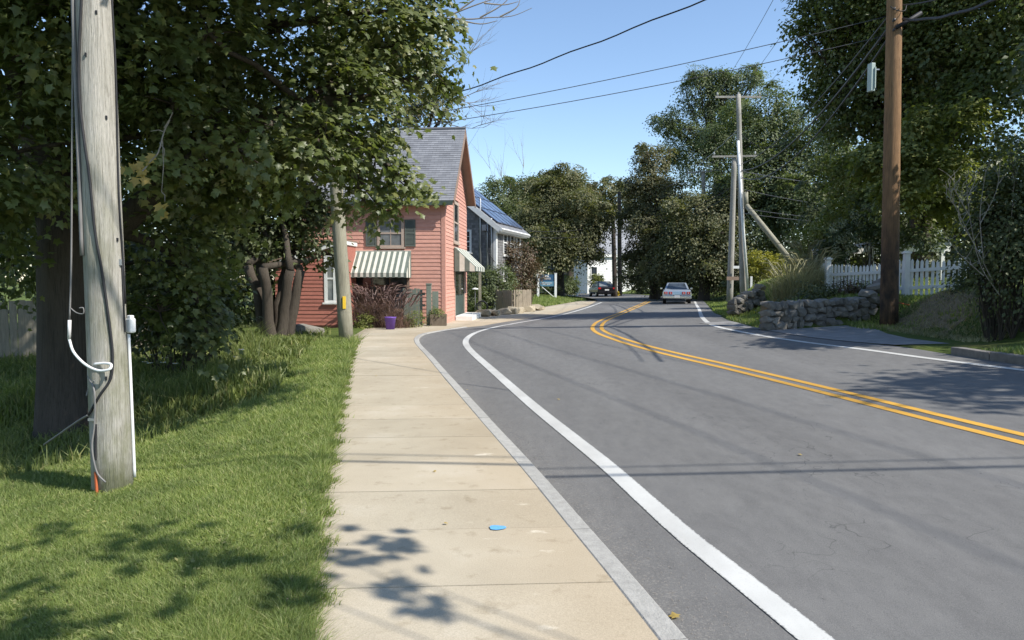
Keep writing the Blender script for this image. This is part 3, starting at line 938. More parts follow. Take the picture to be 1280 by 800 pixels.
def awning(parent, f, a0, a1, ztop, zfront, out, valance, stripes, side=True):
    aw = MB()
    fbox(aw, f, a0, a1, ztop - .03, ztop, .03, .09)
    head = aw.build('awning', M['awn_white'], parent)
    n = stripes
    for k in range(n):
        b0 = a0 + (a1 - a0) * k / n; b1 = a0 + (a1 - a0) * (k + 1) / n
        m = M['awn_white'] if k % 2 else M['awn_green']
        mb = MB()
        mb.hexa([f(b0, ztop - .012, .05), f(b1, ztop - .012, .05), f(b1, zfront - .012, out), f(b0, zfront - .012, out), f(b0, ztop, .05), f(b1, ztop, .05), f(b1, zfront, out), f(b0, zfront, out)])
        dz = .02 if k % 2 else 0
        mb.hexa([f(b0, zfront - valance + dz, out + .002), f(b1, zfront - valance + dz, out + .002), f(b1, zfront - valance + dz, out + .012), f(b0, zfront - valance + dz, out + .012), f(b0, zfront, out + .002), f(b1, zfront, out + .002), f(b1, zfront, out + .012), f(b0, zfront, out + .012)])
        mb.build('stripe', m, head)
    if side:
        for a in (a0, a1):
            for k in range(4):
                o0 = .05 + (out - .05) * k / 4; o1 = .05 + (out - .05) * (k + 1) / 4
                zz0 = ztop + (zfront - ztop) * k / 4; zz1 = ztop + (zfront - ztop) * (k + 1) / 4
                e_ = .006 if a == a1 else -.006
                mb = MB().hexa([f(a, zfront - valance, o0), f(a, zfront - valance, o1), f(a + e_, zfront - valance, o1), f(a + e_, zfront - valance, o0), f(a, zz0 - .013, o0), f(a, zz1 - .013, o1), f(a + e_, zz1 - .013, o1), f(a + e_, zz0 - .013, o0)])
                mb.build('side_stripe', M['awn_white'] if k % 2 else M['awn_green'], head)
    return head
def roof_plane(parent, f, s_len, span, mat, pitch=.14, thick=.12, name='roof'):
    """f(a, s, off): a along the eave, s up the slope, off out of the roof."""
    a0, a1 = span
    mb = MB(); fbox(mb, f, a0, a1, 0, s_len, -thick, -.004)
    r = mb.build(name, M['rake'], parent)
    me = courses(f, -.02, s_len, pitch, lambda s: (a0 - .012, a1 + .012), .016); me.materials.append(mat)
    obj('shingle_course', me, r)
    return r

# ---- pink house
C = G(556.5, 404.5); Fc = G(583.5, 394.5)
ydir = (Fc - C).normalized(); LG = (Fc - C).length
pink, MW = frame_empty('pink_house', C, ydir)
tag(pink, 'salmon pink clapboard house with steep grey shingle roof and striped awnings', 'house')
ff = lambda a, z, o: (-a, -o, z)
fg = lambda a, z, o: (o, a, z)
LF = 5.6; YR = LG * .5
ZR = on_plane(MW, 0, 576, 157, .3).z
ZE0 = 4.42; ZE1 = 4.95
t0 = (ZR - ZE0) / (YR + .30); t1 = (ZR - ZE1) / (LG - YR + .30)
zw0 = ZE0 + .30 * t0; zw1 = ZE1 + .30 * t1
def gz_span(z):
    z += .12
    lo = 0 if z < zw0 else (z - zw0) / t0
    hi = LG if z < zw1 else LG - (z - zw1) / t1
    return (min(lo, YR), max(hi, YR + .01))
# wall core
mb = MB()
mb.hexa([(-LF, .03, -.3), (-.03, .03, -.3), (-.03, LG - .03, -.3), (-LF, LG - .03, -.3), (-LF, .03, zw0 - .12), (-.03, .03, zw0 - .12), (-.03, LG - .03, zw0 - .12), (-LF, LG - .03, zw0 - .12)])
mb.hexa([(-LF, .06, zw0 - .12), (-.03, .06, zw0 - .12), (-.03, LG - .06, zw0 - .12), (-LF, LG - .06, zw0 - .12), (-LF, YR - .05, ZR - .25), (-.03, YR - .05, ZR - .25), (-.03, YR + .05, ZR - .25), (-LF, YR + .05, ZR - .25)])
mb.build('wall', M['pink'], pink)
def pxa(px, py): p = on_plane(MW, 1, px, py); return -p.x, p.z
def pxg(px, py): p = on_plane(MW, 0, px, py); return p.y, p.z
wa1, wz0 = pxa(472, 309); wa0, wz1 = pxa(505, 273)
sfa1, sfz0 = pxa(442, 388); sfa0, sfz1 = pxa(512, 325)
boards(pink, 'clapboard', ff, .12, zw0 - .14, .142, lambda z: (.13, LF), [(wa0, wa1, wz0, wz1), (sfa0, sfa1, sfz0, sfz1)], M['pink'])
ga0, gzt = pxg(566, 250); ga1, gzb = pxg(572.5, 305)
da0, _ = pxg(568, 394); da1, dzt = pxg(580, 336)
boards(pink, 'clapboard', fg, .12, ZR - .22, .142, lambda z: (max(gz_span(z)[0], .12 if z < zw0 else 0), min(gz_span(z)[1], LG - .02)), [(ga0, ga1, gzb, gzt), (da0, da1, .1, dzt)], M['pink'])
mb = MB(); fbox(mb, ff, -.02, .125, .05, zw0 - .16, .0, .028); mb.build('corner_board', M['pink'], pink)
mb = MB(); fbox(mb, fg, .0, .115, .05, zw0 - .16, .001, .029); mb.build('corner_board', M['pink'], pink)
mb = MB(); fbox(mb, ff, .0, LF, -.05, .118, .0, .035); fbox(mb, fg, .0, LG, -.05, .118, .002, .035); mb.build('base_board', M['pink'], pink)
window(pink, ff, wa0, wa1, wz0, wz1, M['cream_trim'], M['curtain_glass'], .10, (1, 0), .045)
sw = .40
shutter(pink, ff, wa0 - sw - .03, wa0 - .03, wz0 + .02, wz1 - .05, M['shutter'])
shutter(pink, ff, wa1 + .03, wa1 + sw + .03, wz0 + .02, wz1 - .05, M['shutter'])
window(pink, ff, sfa0, sfa1, sfz0, sfz1, M['rake'], M['glass'], .10, (2, 0), .03, name='shop_window')
window(pink, fg, ga0, ga1, gzb, gzt, M['cream_trim'], M['glass'], .12, (0, 0), .045)
awa1, awt = pxa(437, 313.5); awa0, _ = pxa(514, 313.5)
awf = on_plane(MW, 1, 470, 341, -.85).z
awning(pink, ff, awa0, awa1, awt, awf, .85, .17, 22)
b0, bt = pxg(567, 309); 
awg1 = on_plane(MW, 0, 594, 334, .8)
awning(pink, fg, da0 - .25, da1 + .35, bt, bt - .75, .85, .2, 8)
# door under the gable awning, leaning bar and step
mb = MB(); fbox(mb, fg, da0, da1, .1, dzt, -.06, -.01); dr = mb.build('door', M['green_dark'], pink)
mb = MB(); fbox(mb, fg, da0, da0 + .09, .1, dzt, .0, .04); fbox(mb, fg, da1 - .09, da1, .1, dzt, .0, .04); fbox(mb, fg, da0 + .09, da1 - .09, dzt - .1, dzt, .0, .04); mb.build('door_frame', M['cream_trim'], dr)
mb = MB(); fbox(mb, fg, da0 + .25, da1 - .25, 1.0, dzt - .25, -.008, .002); mb.build('pane', M['glass'], dr)
mb = MB(); fbox(mb, fg, da0 - .15, da1 + .25, -.1, .18, .06, .75); mb.build('doorstep', M['white_paint'], pink, bevel=.015)
# roof
n0 = Vector((0, -t0, 1)).normalized(); n1 = Vector((0, t1, 1)).normalized()
s0v = Vector((0, 1, t0)).normalized(); s1v = Vector((0, -1, t1)).normalized()
XO = .36
def rf0(a, s, o): p = Vector((XO - a, -.30, ZE0 + .05)) + s0v * s + n0 * o; return tuple(p)
def rf1(a, s, o): p = Vector((XO - a, LG + .30, ZE1 + .05)) + s1v * s + n1 * o; return tuple(p)
SL0 = (YR + .30) * math.sqrt(1 + t0 * t0); SL1 = (LG - YR + .30) * math.sqrt(1 + t1 * t1)
roof_plane(pink, rf0, SL0, (0.0, LF + XO), M['roof_grey'])
roof_plane(pink, rf1, SL1, (0.0, LF + XO), M['roof_grey'])
mb = MB(); fbox(mb, rf0, -.03, -.002, 0, SL0, -.22, .0); mb.build('rake_board', M['rake'], pink)
mb = MB(); fbox(mb, rf1, -.03, -.002, 0, SL1, -.22, .0); mb.build('rake_board', M['rake'], pink)
mb = MB(); mb.box((XO / 2 - .0 - (LF) / 2, -.33, ZE0 - .05), (LF + XO - .02, .05, .16)); mb.build('fascia', M['green_dark'], pink)
mb = MB(); mb.tube([(XO + .02, YR, ZR + .06), (-LF, YR, ZR + .06)], .07, 8); mb.build('ridge_cap', M['roof_grey'], pink)
# chimney pipe trims on the corner
# ---- rose annex left of the pole
C2 = G(427, 408.5)
annex, MW2 = frame_empty('rose_annex', C2, ydir)
tag(annex, 'low rose shingled annex with white window, behind the tree trunks', 'annex')
def ax2(px, py): p = on_plane(MW2, 1, px, py); return -p.x, p.z
wA = 2.3
_, zhi = ax2(426, 300); zlo = zhi - .8
topz = lambda a: zhi - (zhi - zlo) * min(1, a / wA)
mb = MB()
mb.hexa([(-wA, .03, -.3), (-.02, .03, -.3), (-.02, 1.9, -.3), (-wA, 1.9, -.3), (-wA, .03, zlo - .1), (-.02, .03, zhi - .1), (-.02, 1.9, zhi - .1), (-wA, 1.9, zlo - .1)])
mb.build('wall', M['rose'], annex)
qa1, qz0 = ax2(406, 378); qa0, qz1 = ax2(420, 317)
def aspan(z): return (.11, wA if z + .15 < zlo else max(.12, (zhi - z - .15) / (zhi - zlo) * wA))
boards(annex, 'shingle_row', ff, .05, zhi - .16, .13, aspan, [(qa0, qa1, qz0, qz1)], M['rose'])
window(annex, ff, qa0, qa1, qz0, qz1, M['white_paint'], M['curtain_glass'], .10, (0, 0), .04)
mb = MB(); fbox(mb, ff, -.02, .108, -.05, zhi - .1, .0, .03); fbox(mb, fg, 0, .12, -.05, zhi - .1, .0, .025); mb.build('corner_board', M['white_paint'], annex)
mb = MB(); mb.hexa([(.03, -.12, zhi - .13), (.03, 1.95, zhi - .13), (-wA - .2, 1.95, zlo - .16), (-wA - .2, -.12, zlo - .16), (.03, -.12, zhi), (.03, 1.95, zhi), (-wA - .2, 1.95, zlo), (-wA - .2, -.12, zlo)])
mb.build('roof', M['white_paint'], annex)
mb = MB(); mb.hexa([(.04, -.14, zhi + .003), (.04, 1.97, zhi + .003), (-wA - .22, 1.97, zlo + .003), (-wA - .22, -.14, zlo + .003), (.04, -.14, zhi + .05), (.04, 1.97, zhi + .05), (-wA - .22, 1.97, zlo + .05), (-wA - .22, -.14, zlo + .05)])
mb.build('roofing', M['rake'], annex)

# ---- grey shingled house with solar panels
C3 = Vector((-.82, 38.0, 0.0)); y3 = Vector((.27, .963, 0)).normalized()
grey, MW3 = frame_empty('grey_house', C3, y3)
tag(grey, 'weathered grey shingled house with blue solar panels on its roof', 'house')
WG = 7.0; LG3 = 5.2
ze3 = on_plane(MW3, 1, 622, 281).z
sl3 = .80
def span3(z): 
    d = 0 if z < ze3 else (z - ze3) / sl3
    return (min(.0 + d, WG / 2 - .01), max(WG - d, WG / 2 + .01))
mb = MB(); zr3 = ze3 + sl3 * WG / 2
mb.hexa([(-WG, .03, -.3), (-.03, .03, -.3), (-.03, LG3, -.3), (-WG, LG3, -.3), (-WG, .03, ze3), (-.03, .03, ze3), (-.03, LG3, ze3), (-WG, LG3, ze3)])
mb.hexa([(-WG, .03, ze3), (-.03, .03, ze3), (-.03, LG3, ze3), (-WG, LG3, ze3), (-WG / 2 - .02, .03, zr3), (-WG / 2 + .02, .03, zr3), (-WG / 2 + .02, LG3, zr3), (-WG / 2 - .02, LG3, zr3)])
mb.build('wall', M['grey_shingle'], grey)
def g3(px, py): p = on_plane(MW3, 1, px, py); return -p.x, p.z
ka0, kz1 = g3(589.5, 287); ka1, kz0 = g3(581, 316)
ka1 = ka0 + .85
me = courses(ff, .3, zr3 - .05, .13, lambda z: (max(.1, span3(z)[0]), span3(z)[1]), .02, [(ka0, ka1, kz0, kz1)]); me.materials.append(M['grey_shingle']); obj('shingle_siding', me, grey)
me = courses(fg, .3, ze3 - .05, .13, lambda z: (.1, LG3), .02, []); me.materials.append(M['grey_shingle']); obj('shingle_siding', me, grey)
window(grey, ff, ka0, ka1, kz0, kz1, M['white_paint'], M['glass'], .10, (1, 1), .045)
mb = MB(); fbox(mb, ff, -.03, .13, 0, ze3 - .05, 0, .04); fbox(mb, fg, 0, .14, 0, ze3 - .05, 0, .04); mb.build('corner_board', M['white_paint'], grey)
for k in (1.25, 2.6, 3.9):
    window(grey, fg, k, k + .8, 2.9, 4.3, M['white_paint'], M['glass'], .1, (0, 0), .04)
    window(grey, fg, k, k + .8, .8, 2.3, M['white_paint'], M['glass'], .1, (0, 0), .04)
nr = Vector((sl3, 0, 1)).normalized(); sr = Vector((-1, 0, sl3)).normalized()
nl = Vector((-sl3, 0, 1)).normalized(); sl_ = Vector((1, 0, sl3)).normalized()
def rg0(a, s, o): return tuple(Vector((.35, -.25 + a, ze3 - .35 * sl3 + .12)) + sr * s + nr * o)
def rg1(a, s, o): return tuple(Vector((-WG - .35, -.25 + a, ze3 - .35 * sl3 + .12)) + sl_ * s + nl * o)
S3 = (WG / 2 + .35) * math.sqrt(1 + sl3 ** 2)
roof_plane(grey, rg0, S3, (0, LG3 + .5), M['roof_grey']); roof_plane(grey, rg1, S3, (0, LG3 + .5), M['roof_grey'])
for rfun in (rg0, rg1):
    mb = MB(); fbox(mb, rfun, -.04, -.003, -.05, S3, -.26, .01); mb.build('rake_board', M['white_paint'], grey)
mb = MB(); fbox(mb, rg0, -.05, LG3 + .5, -.14, -.02, -.16, .0); mb.build('gutter', M['white_paint'], grey)
mb = MB(); fbox(mb, fg, -.2, LG3, ze3 - .42, ze3 - .22, .0, .3); mb.build('soffit', M['white_paint'], grey)
for r_ in range(3):
    for c_ in range(5):
        mb = MB(); a0 = .15 + c_ * 1.05; s0_ = .35 + r_ * 1.28
        if s0_ + 1.22 > S3: continue
        fbox(mb, rg0, a0, a0 + 1.0, s0_, s0_ + 1.23, .06, .10); p = mb.build('solar_panel', M['solar'], grey)
        mb = MB()
        for (u0, u1, w0, w1) in ((a0, a0 + .03, s0_, s0_ + 1.23), (a0 + .97, a0 + 1.0, s0_, s0_ + 1.23), (a0 + .03, a0 + .97, s0_, s0_ + .03), (a0 + .03, a0 + .97, s0_ + 1.2, s0_ + 1.23)):
            fbox(mb, rg0, u0, u1, w0, w1, .101, .106)
        mb.build('panel_frame', M['solar_frame'], p)
for px_, top in ((601, 250), (610, 274), (615, 274)):
    a, zt = g3(px_, top)
    mb = MB(); mb.tube([(-a, -.08, .2), (-a, -.08, zt), (-a - .05, -.02, zt + .12)], .045, 8); mb.build('conduit', M['steel'], grey, smooth=True)
a, zt = g3(606, 281)
mb = MB(); fbox(mb, ff, a - .12, a + .12, zt - .3, zt, .0, .14); mb.build('meter_box', M['steel'], grey)
mb = MB(); mb.tube([(-a, -.1, zt), (-a + .25, -.16, zt - .5), (-a + .2, -.12, zt - 1.4), (-a + .55, -.1, zt - 1.9)], .02, 6); mb.build('service_cable', M['cable'], grey)

# ---- white house beyond the bend
C4 = Vector((8.75, 86.0, -.2)); white, MW4 = frame_empty('white_house', C4, Vector((-.42, .9, 0)).normalized())
tag(white, 'small white house with pale grey roof beyond the bend', 'house')
fr = lambda a, z, o: (a, -o, z)
mb = MB(); mb.box((3.6, 3.5, 2.2), (7.2, 7.0, 4.8)); mb.build('wall', M['white_paint'], white)
_, zz1 = (0, 4.6)
me = courses(fr, .2, 4.55, .2, lambda z: (0.0, 7.2), .025, [(.4, 1.35, 1.55, 3.4)]); me.materials.append(M['white_paint']); obj('siding', me, white)
window(white, fr, .4, 1.35, 1.55, 3.4, M['white_paint'], M['glass'], .11, (0, 0), .06)
window(white, fr, 5.5, 6.4, 1.55, 3.4, M['white_paint'], M['glass'], .11, (0, 0), .06)
mb = MB(); fbox(mb, fr, -.03, .16, -.2, 4.6, 0, .05); fbox(mb, fr, 7.04, 7.23, -.2, 4.6, 0, .05); mb.build('corner_board', M['white_paint'], white)
mb = MB(); fbox(mb, fr, -.2, 7.4, 4.5, 4.85, .0, .28); mb.build('cornice', M['white_paint'], white)
def rw(a, s, o): v_ = Vector((0, 1, 1.05)).normalized(); n_ = Vector((0, -1.05, 1)).normalized(); return tuple(Vector((-.25 + a, -.3, 4.87)) + v_ * s + n_ * o)
def rw2(a, s, o): v_ = Vector((0, -1, 1.05)).normalized(); n_ = Vector((0, 1.05, 1)).normalized(); return tuple(Vector((-.25 + a, 8.2, 4.87)) + v_ * s + n_ * o)
S4 = 4.25 * math.sqrt(1 + 1.05 ** 2)
roof_plane(white, rw, S4, (0, 8.6), M['roof_far'], .25); roof_plane(white, rw2, S4, (0, 8.6), M['roof_far'], .25)
# porch on the right of it
mb = MB(); mb.box((9.2, 1.8, 3.0), (3.0, 2.6, .25)); pr = mb.build('porch_roof', M['roof_far'], white)
for k in (8.0, 9.3, 10.5):
    mb = MB(); mb.box((k, .7, 1.35), (.18, .18, 3.05)); mb.build('porch_post', M['white_paint'], white)
mb = MB(); mb.box((9.2, 3.4, 2.0), (3.6, .2, 4.4)); mb.build('porch_wall', M['white_paint'], white)
mb = MB(); fbox(mb, lambda a, z, o: (a, 3.28 - o, z), 8.5, 9.3, .2, 2.3, 0, .05); mb.build('door', M['signblue'], white)
# carport left of it, half hidden behind the trees
C5 = Vector((6.2, 90, -.1)); shed, MW5 = frame_empty('side_building', C5, Vector((.12, .99, 0)).normalized())
tag(shed, 'dark roofed side building half hidden left of the white house', 'building')
mb = MB(); mb.box((.6, 2.0, 1.4), (4.6, 4, 3.0)); mb.build('wall', M['cream_trim'], shed)
mb = MB(); mb.hexa([(-2, -.5, 2.92), (3.0, -.5, 2.92), (3.0, 4.3, 2.92), (-2, 4.3, 2.92), (-2, 1.7, 4.4), (3.0, 1.7, 4.4), (3.0, 2.0, 4.4), (-2, 2.0, 4.4)]); mb.build('roof', M['roof_far'], shed)
mb = MB(); fbox(mb, fr, -1.2, 2.2, .1, 2.4, 0, .04); mb.build('garage_door', M['green_dark'], shed)

# ================================================================== POLES AND WIRES
def pole(name, label, base, top, r0, r1, mat, seg=10, group='utility poles along the road', n=16):
    e = empty(name, base); b = Vector(base)
    pts = [(Vector(top) - b) * (k / seg) for k in range(seg + 1)]
    pts[0] = pts[0] - (Vector(top) - b).normalized() * .3
    rad = [r0 + (r1 - r0) * k / seg for k in range(seg + 1)]
    o = MB().tube(pts, rad, n, wob=.02).build('shaft', mat, e, smooth=True)
    tag(e, label, 'utility pole', group)
    return e
def crossarm(e, at, half, direction, mat, ins=2, drop=.0):
    d = Vector(direction).normalized(); p = Vector(at)
    q = d.to_track_quat('X', 'Z').to_matrix()
    a = MB().box(p, (half * 2, .09, .115), rot=q).build('crossarm', mat, e)
    for k in range(ins):
        t = -half + .12 + (2 * half - .24) * k / max(1, ins - 1)
        c = p + d * t + Vector((0, 0, .06))
        MB().lathe(c, [(.02, 0), (.02, .06), (.055, .07), (.06, .12), (.04, .15), (.055, .17), (.03, .22)], 8).build('insulator', M['porcelain'], a, smooth=True)
    return a
WIRES = 'overhead wires'
def wire(label, a, b, sag=.3, r=.009, mat='wire', n=18, name='overhead_wire', nn=6, twist=0):
    a = Vector(a); b = Vector(b)
    pts = [a.lerp(b, k / n) - Vector((0, 0, sag * 4 * (k / n) * (1 - k / n))) for k in range(n + 1)]
    if twist:
        pts = resample(pts, .35)
        pts = [p + Vector((math.sin(i * 1.3), 0, math.cos(i * 1.3))) * twist for i, p in enumerate(pts)]
    o = MB().tube(pts, r, nn).build(name, M[mat], None, smooth=True)
    return tag(o, label, 'wire', WIRES)

# -- near pole on the lawn
pb = GH(141, 611); ptop = D(117, 0, pb.y); 
up_ = (ptop - pb) / (ptop.z - pb.z)
def on_pole(z): return pb + up_ * (z - pb.z)
PH = 8.8
near_pole = pole('utility_pole', 'weathered grey wooden pole leaning on the near lawn', pb, on_pole(PH), .158, .122, M['pole_grey'], 24, n=28)
def npx(py): return on_pole(D(130, py, pb.y).z)     # the pole's axis at that pixel row
def surf(py, ang, extra=0.0):                        # a point on its surface, ang from the camera side, + right
    c = npx(py); rr = .158 + (.122 - .158) * (c.z - pb.z) / (PH - pb.z) + extra
    view = Vector((-c.x, -c.y, 0)).normalized(); right = Vector((-view.y, view.x, 0))
    return c + view * rr * math.cos(ang) + right * rr * math.sin(ang)
def loc(pts): return [Vector(p) - pb for p in pts]
# flat grey moulding up the left edge
MB().tube(loc([surf(y, -1.25, .012) for y in range(-160, 330, 20)]), .016, 6).build('cable_moulding', M['grey_cable'], near_pole, smooth=True)
# thin black ground wire on the right, black cable winding down the front
MB().tube(loc([surf(y, 1.05 + .1 * math.sin(y * .02), .008) for y in range(-160, 400, 20)]), .008, 6).build('ground_wire', M['cable'], near_pole, smooth=True)
cp = curve_pts([surf(-160, .1, .012), surf(0, -.55, .012), surf(120, -.95, .012), surf(230, -.5, .012), surf(290, -.35, .012), surf(340, -.1, .012), surf(400, .12, .012), surf(440, .22, .012), surf(470, .1, .012), surf(490, -.4, .014), surf(515, -1.1, .016)], 8)
MB().tube(loc(cp), .011, 8).build('cable', M['cable'], near_pole, smooth=True)
# white conduit and box on the right edge
MB().tube(loc([surf(y, 1.32, .014) for y in range(418, 607, 10)]), .013, 8).build('conduit', M['white_plastic'], near_pole, smooth=True)
bc = surf(407, 1.25, .035) - pb
q = Matrix.Rotation(-.5, 3, 'Z')
mb = MB(); mb.box(bc, (.075, .055, .125), rot=q); bo = mb.build('terminal_box', M['white_plastic'], near_pole, bevel=.014)
MB().box(bc + Vector((0, 0, .07)), (.05, .04, .03), rot=q).build('box_cap', M['white_plastic'], bo, bevel=.008)
MB().tube(loc([surf(415, .98, .01), surf(330, .95, .01)]), .006, 6).build('lead', M['cable'], bo)
# hanging guy-like drop on the left with a white splice that loops back to the pole
dx = D(91, -140, pb.y - .1)
drop = curve_pts([D(92, -140, pb.y - .1), D(91, 60, pb.y - .1), D(90, 200, pb.y - .1), D(89, 330, pb.y - .1), D(87, 400, pb.y - .1)], 6)
MB().tube(loc(drop), .0075, 6).build('drop_wire', M['grey_cable'], near_pole, smooth=True)
MB().tube(loc([D(87, 400, pb.y - .1), D(86.5, 424, pb.y - .1)]), .014, 8).build('splice', M['lens_white'], near_pole, smooth=True)
loop_ = curve_pts([D(86.5, 424, pb.y - .1), D(92, 440, pb.y - .12), D(106, 455, pb.y - .16), D(122, 463, pb.y - .2), D(136, 462, pb.y - .22), D(139, 456, pb.y - .2), D(132, 454, pb.y - .18), D(118, 455, pb.y - .16)], 6)
MB().tube(loc(loop_), .011, 8).build('loop_cable', M['white_plastic'], near_pole, smooth=True)
curl = curve_pts([D(88, 385, pb.y - .1), D(96, 391, pb.y - .11), D(104, 392, pb.y - .12), D(104, 385, pb.y - .12), D(99, 385, pb.y - .12)], 6)
MB().tube(loc(curl), .005, 6).build('loose_end', M['grey_cable'], near_pole, smooth=True)
# slack cable to the ground, coil at the foot, orange marker
sl = curve_pts([surf(515, -1.1, .02), D(95, 528, pb.y + .0), D(55, 556, pb.y + .35)], 8)
MB().tube(loc(sl), .009, 6).build('slack_cable', M['grey_cable'], near_pole, smooth=True)
fc_ = curve_pts([D(110, 470, pb.y - .1), D(118, 490, pb.y - .17), D(118, 530, pb.y - .16), D(115, 560, pb.y - .17), D(121, 590, pb.y - .18), D(132, 603, pb.y - .18)], 6)
MB().tube(loc(fc_), .008, 6).build('foot_cable', M['grey_cable'], near_pole, smooth=True)
st = curve_pts([D(118, 476, pb.y - .15), D(111, 486, pb.y - .1), D(108, 495, pb.y - .1)], 6)
MB().tube(loc(st), .007, 6).build('loose_end', M['grey_cable'], near_pole, smooth=True)
MB().tube(loc([D(120, 530, pb.y - .15), D(119.5, 575, pb.y - .15)]), .012, 6).build('marker_cable', M['cable'], near_pole)
MB().tube(loc([D(119.5, 590, pb.y - .17), D(121.5, 622, pb.y - .17)]), .012, 6).build('marker_sleeve', M['orange_tape'], near_pole)
MB().box(surf(520, -.9, .012) - pb, (.05, .03, .02)).build('clip', M['steel'], near_pole)
for (yy, an) in ((22, .1), (150, .4), (75, -.5), (300, .75), (470, -.1)):
    MB().box(surf(yy, an, .003) - pb, (.012, .012, .03)).build('nail', M['cable'], near_pole)
MB().box(surf(328, .85, .004) - pb, (.03, .012, .05)).build('tag', M['steel'], near_pole)

# -- second pole by the sidewalk, its head in the leaves
b2 = G(433, 425); t2 = D(404, -20, b2.y)
pole2 = pole('utility_pole', 'pale wooden pole with yellow tag before the pink house, head in leaves', b2, t2, .19, .15, M['pole_pale'], 14, n=20)
def p2(py): 
    z = D(420, py, b2.y).z; return b2 + (t2 - b2) * ((z - b2.z) / (t2.z - b2.z))
yt = p2(378) + Vector((.05, -.19, 0))
MB().box(yt - b2, (.085, .02, .33), rz=.25).build('yellow_tag', M['yellow_tag'], pole2, bevel=.006)

# -- brown pole on the right
b3 = GH(1111, 407.5); 
t3 = Vector((b3.x - .12, b3.y, 12.2))
pole3 = pole('utility_pole', 'tall brown creosoted pole at the right by the driveway', b3, t3, .215, .15, M['pole_brown'], 22, n=24)
def p3(py):
    z = D(1108, py, b3.y).z; return b3 + (t3 - b3) * ((z - b3.z) / (t3.z - b3.z))
crossarm(pole3, t3 - b3 - Vector((0, 0, .5)), 1.3, (1, .3, 0), M['pole_brown'], 3)
bx_ = D(1089, 97, b3.y - .05)
bo = MB().box(bx_ - b3, (.11, .16, .68), rz=.2).build('metal_box', M['boxgreen'], pole3, bevel=.012)
MB().box(bx_ - b3 + Vector((.055, -.09, -.02)), (.025, .03, .5), rz=.2).build('box_rib', M['boxgreen'], bo)
MB().box(bx_ - b3 + Vector((.12, .02, .2)), (.16, .03, .03)).build('bracket', M['steel'], bo)
MB().tube([p3(38) - b3 + Vector((-.05, -.2, 0)), p3(34) - b3 + Vector((.15, -.25, .03)), p3(24) - b3 + Vector((.5, -.3, .05))], .05, 8).build('splice_case', M['cable'], pole3, smooth=True)
MB().tube(curve_pts([p3(12) - b3 + Vector((-.2, -.2, 0)), p3(18) - b3 + Vector((-.05, -.26, 0)), p3(18) - b3 + Vector((.12, -.26, 0)), p3(8) - b3 + Vector((.22, -.15, 0))], 6), .012, 6).build('jumper', M['cable'], pole3, smooth=True)
tp = GH(1122, 384); 
MB().tube([p3(378) - b3 + Vector((.2, 0, 0)), Vector((tp.x, tp.y, Z(tp.x, tp.y))) - b3 + Vector((.75, .2, -.02))], .014, 6).build('guy_guard', M['orange_tape'], pole3)

# -- the far group on the right side
bB = Vector((13.75, 44.0, 0)); bB.z = Z(bB.x, bB.y)
tB = D(923, 118, 44.0)
poleB = pole('utility_pole', 'tallest far pole with wide top crossarm and white conduit', bB, tB, .19, .13, M['pole_far'], 10, n=12)
crossarm(poleB, tB - bB - Vector((0, 0, .15)), 1.35, (1, 0, 0), M['pole_far'], 3)
cA = D(922.5, 176, 43.7); cB = D(935, 366, 43.7)
MB().tube([cA - bB, (cA.lerp(cB, .5)) - bB + Vector((-.04, 0, 0)), cB - bB], .085, 8).build('conduit', M['white_plastic'], poleB, smooth=True)
cB2 = D(939, 355, 43.6)
MB().box(cB2 - bB, (.12, .08, .9)).build('marker_plate', M['white_plastic'], poleB)
bC = Vector(((912 - 640) / F * 46, 46.0, 0)); bC.z = Z(bC.x, bC.y)
tC = D(918, 196, 46.0)
poleC = pole('utility_pole', 'shorter far pole with two insulators on a mid crossarm, beside the conduit', bC, tC, .20, .15, M['pole_far'], 10, n=12)
crossarm(poleC, D(917, 196, 46.0) - bC + Vector((0, -.18, 0)), 1.35, (1, -.1, 0), M['pole_far'], 2)
sg = D(920.5, 334, 45.6)
s1 = MB().box(sg - bC, (.42, .03, .16)).build('sign_plate', M['white_plastic'], poleC)
s2 = MB().box(D(916, 348, 45.6) - bC, (.75, .03, .22)).build('sign_plate', M['rake'], poleC)
bE = Vector(((881 - 640) / F * 58, 58.0, 0)); bE.z = Z(bE.x, bE.y)
tE = D(879, 214, 58.0)
poleE = pole('utility_pole', 'farthest right pole with tilted crossarm among dark trees', bE, tE, .2, .15, M['pole_far'], 8, n=10)
crossarm(poleE, tE - bE - Vector((0, .15, 0.05)), 1.3, (1, -.2, .06), M['pole_far'], 2)
MB().tube([D(893, 232, 57.5) - bE, D(893.5, 236, 57.5) - bE, D(882, 232, 57.8) - bE], .06, 6).build('street_light', M['steel'], poleE)
MB().tube(curve_pts([D(896, 231, 57.0) - bE, D(903, 231, 56) - bE, D(912, 238, 54) - bE], 5), .05, 6).build('light_arm', M['steel'], poleE)
# leaning brace pole
lb = D(990, 328, 42.0); lt = D(932.5, 256, 43.5); 
brace = empty('brace_pole', lb)
MB().tube([Vector((0, 0, 0)) + (lb - lt).normalized() * 1.6, (lt - lb) * .5, lt - lb], [.17, .16, .14], 10).build('shaft', M['pole_pale'], brace, smooth=True)
MB().tube([lt - lb + Vector((0, 0, -.1)), D(932, 240, 43.5) - lb], .14, 10).build('stub', M['pole_pale'], brace, smooth=True)
tag(brace, 'slanted brace pole leaning beside the far poles', 'utility pole')
# two dark poles at the bend
for (px, py0, py1, d, lab) in ((775, 360, 240, 74, 'taller of two dark poles before the white house'), (769, 362, 262, 70, 'shorter dark leaning pole before the white house')):
    bb = D(px, py0, d); bb.z = Z(bb.x, bb.y)
    tt = D(px - (3 if d == 70 else 1), py1, d)
    pole('utility_pole', lab, bb, tt, .24, .19, M['pole_dark'], 8, n=10)

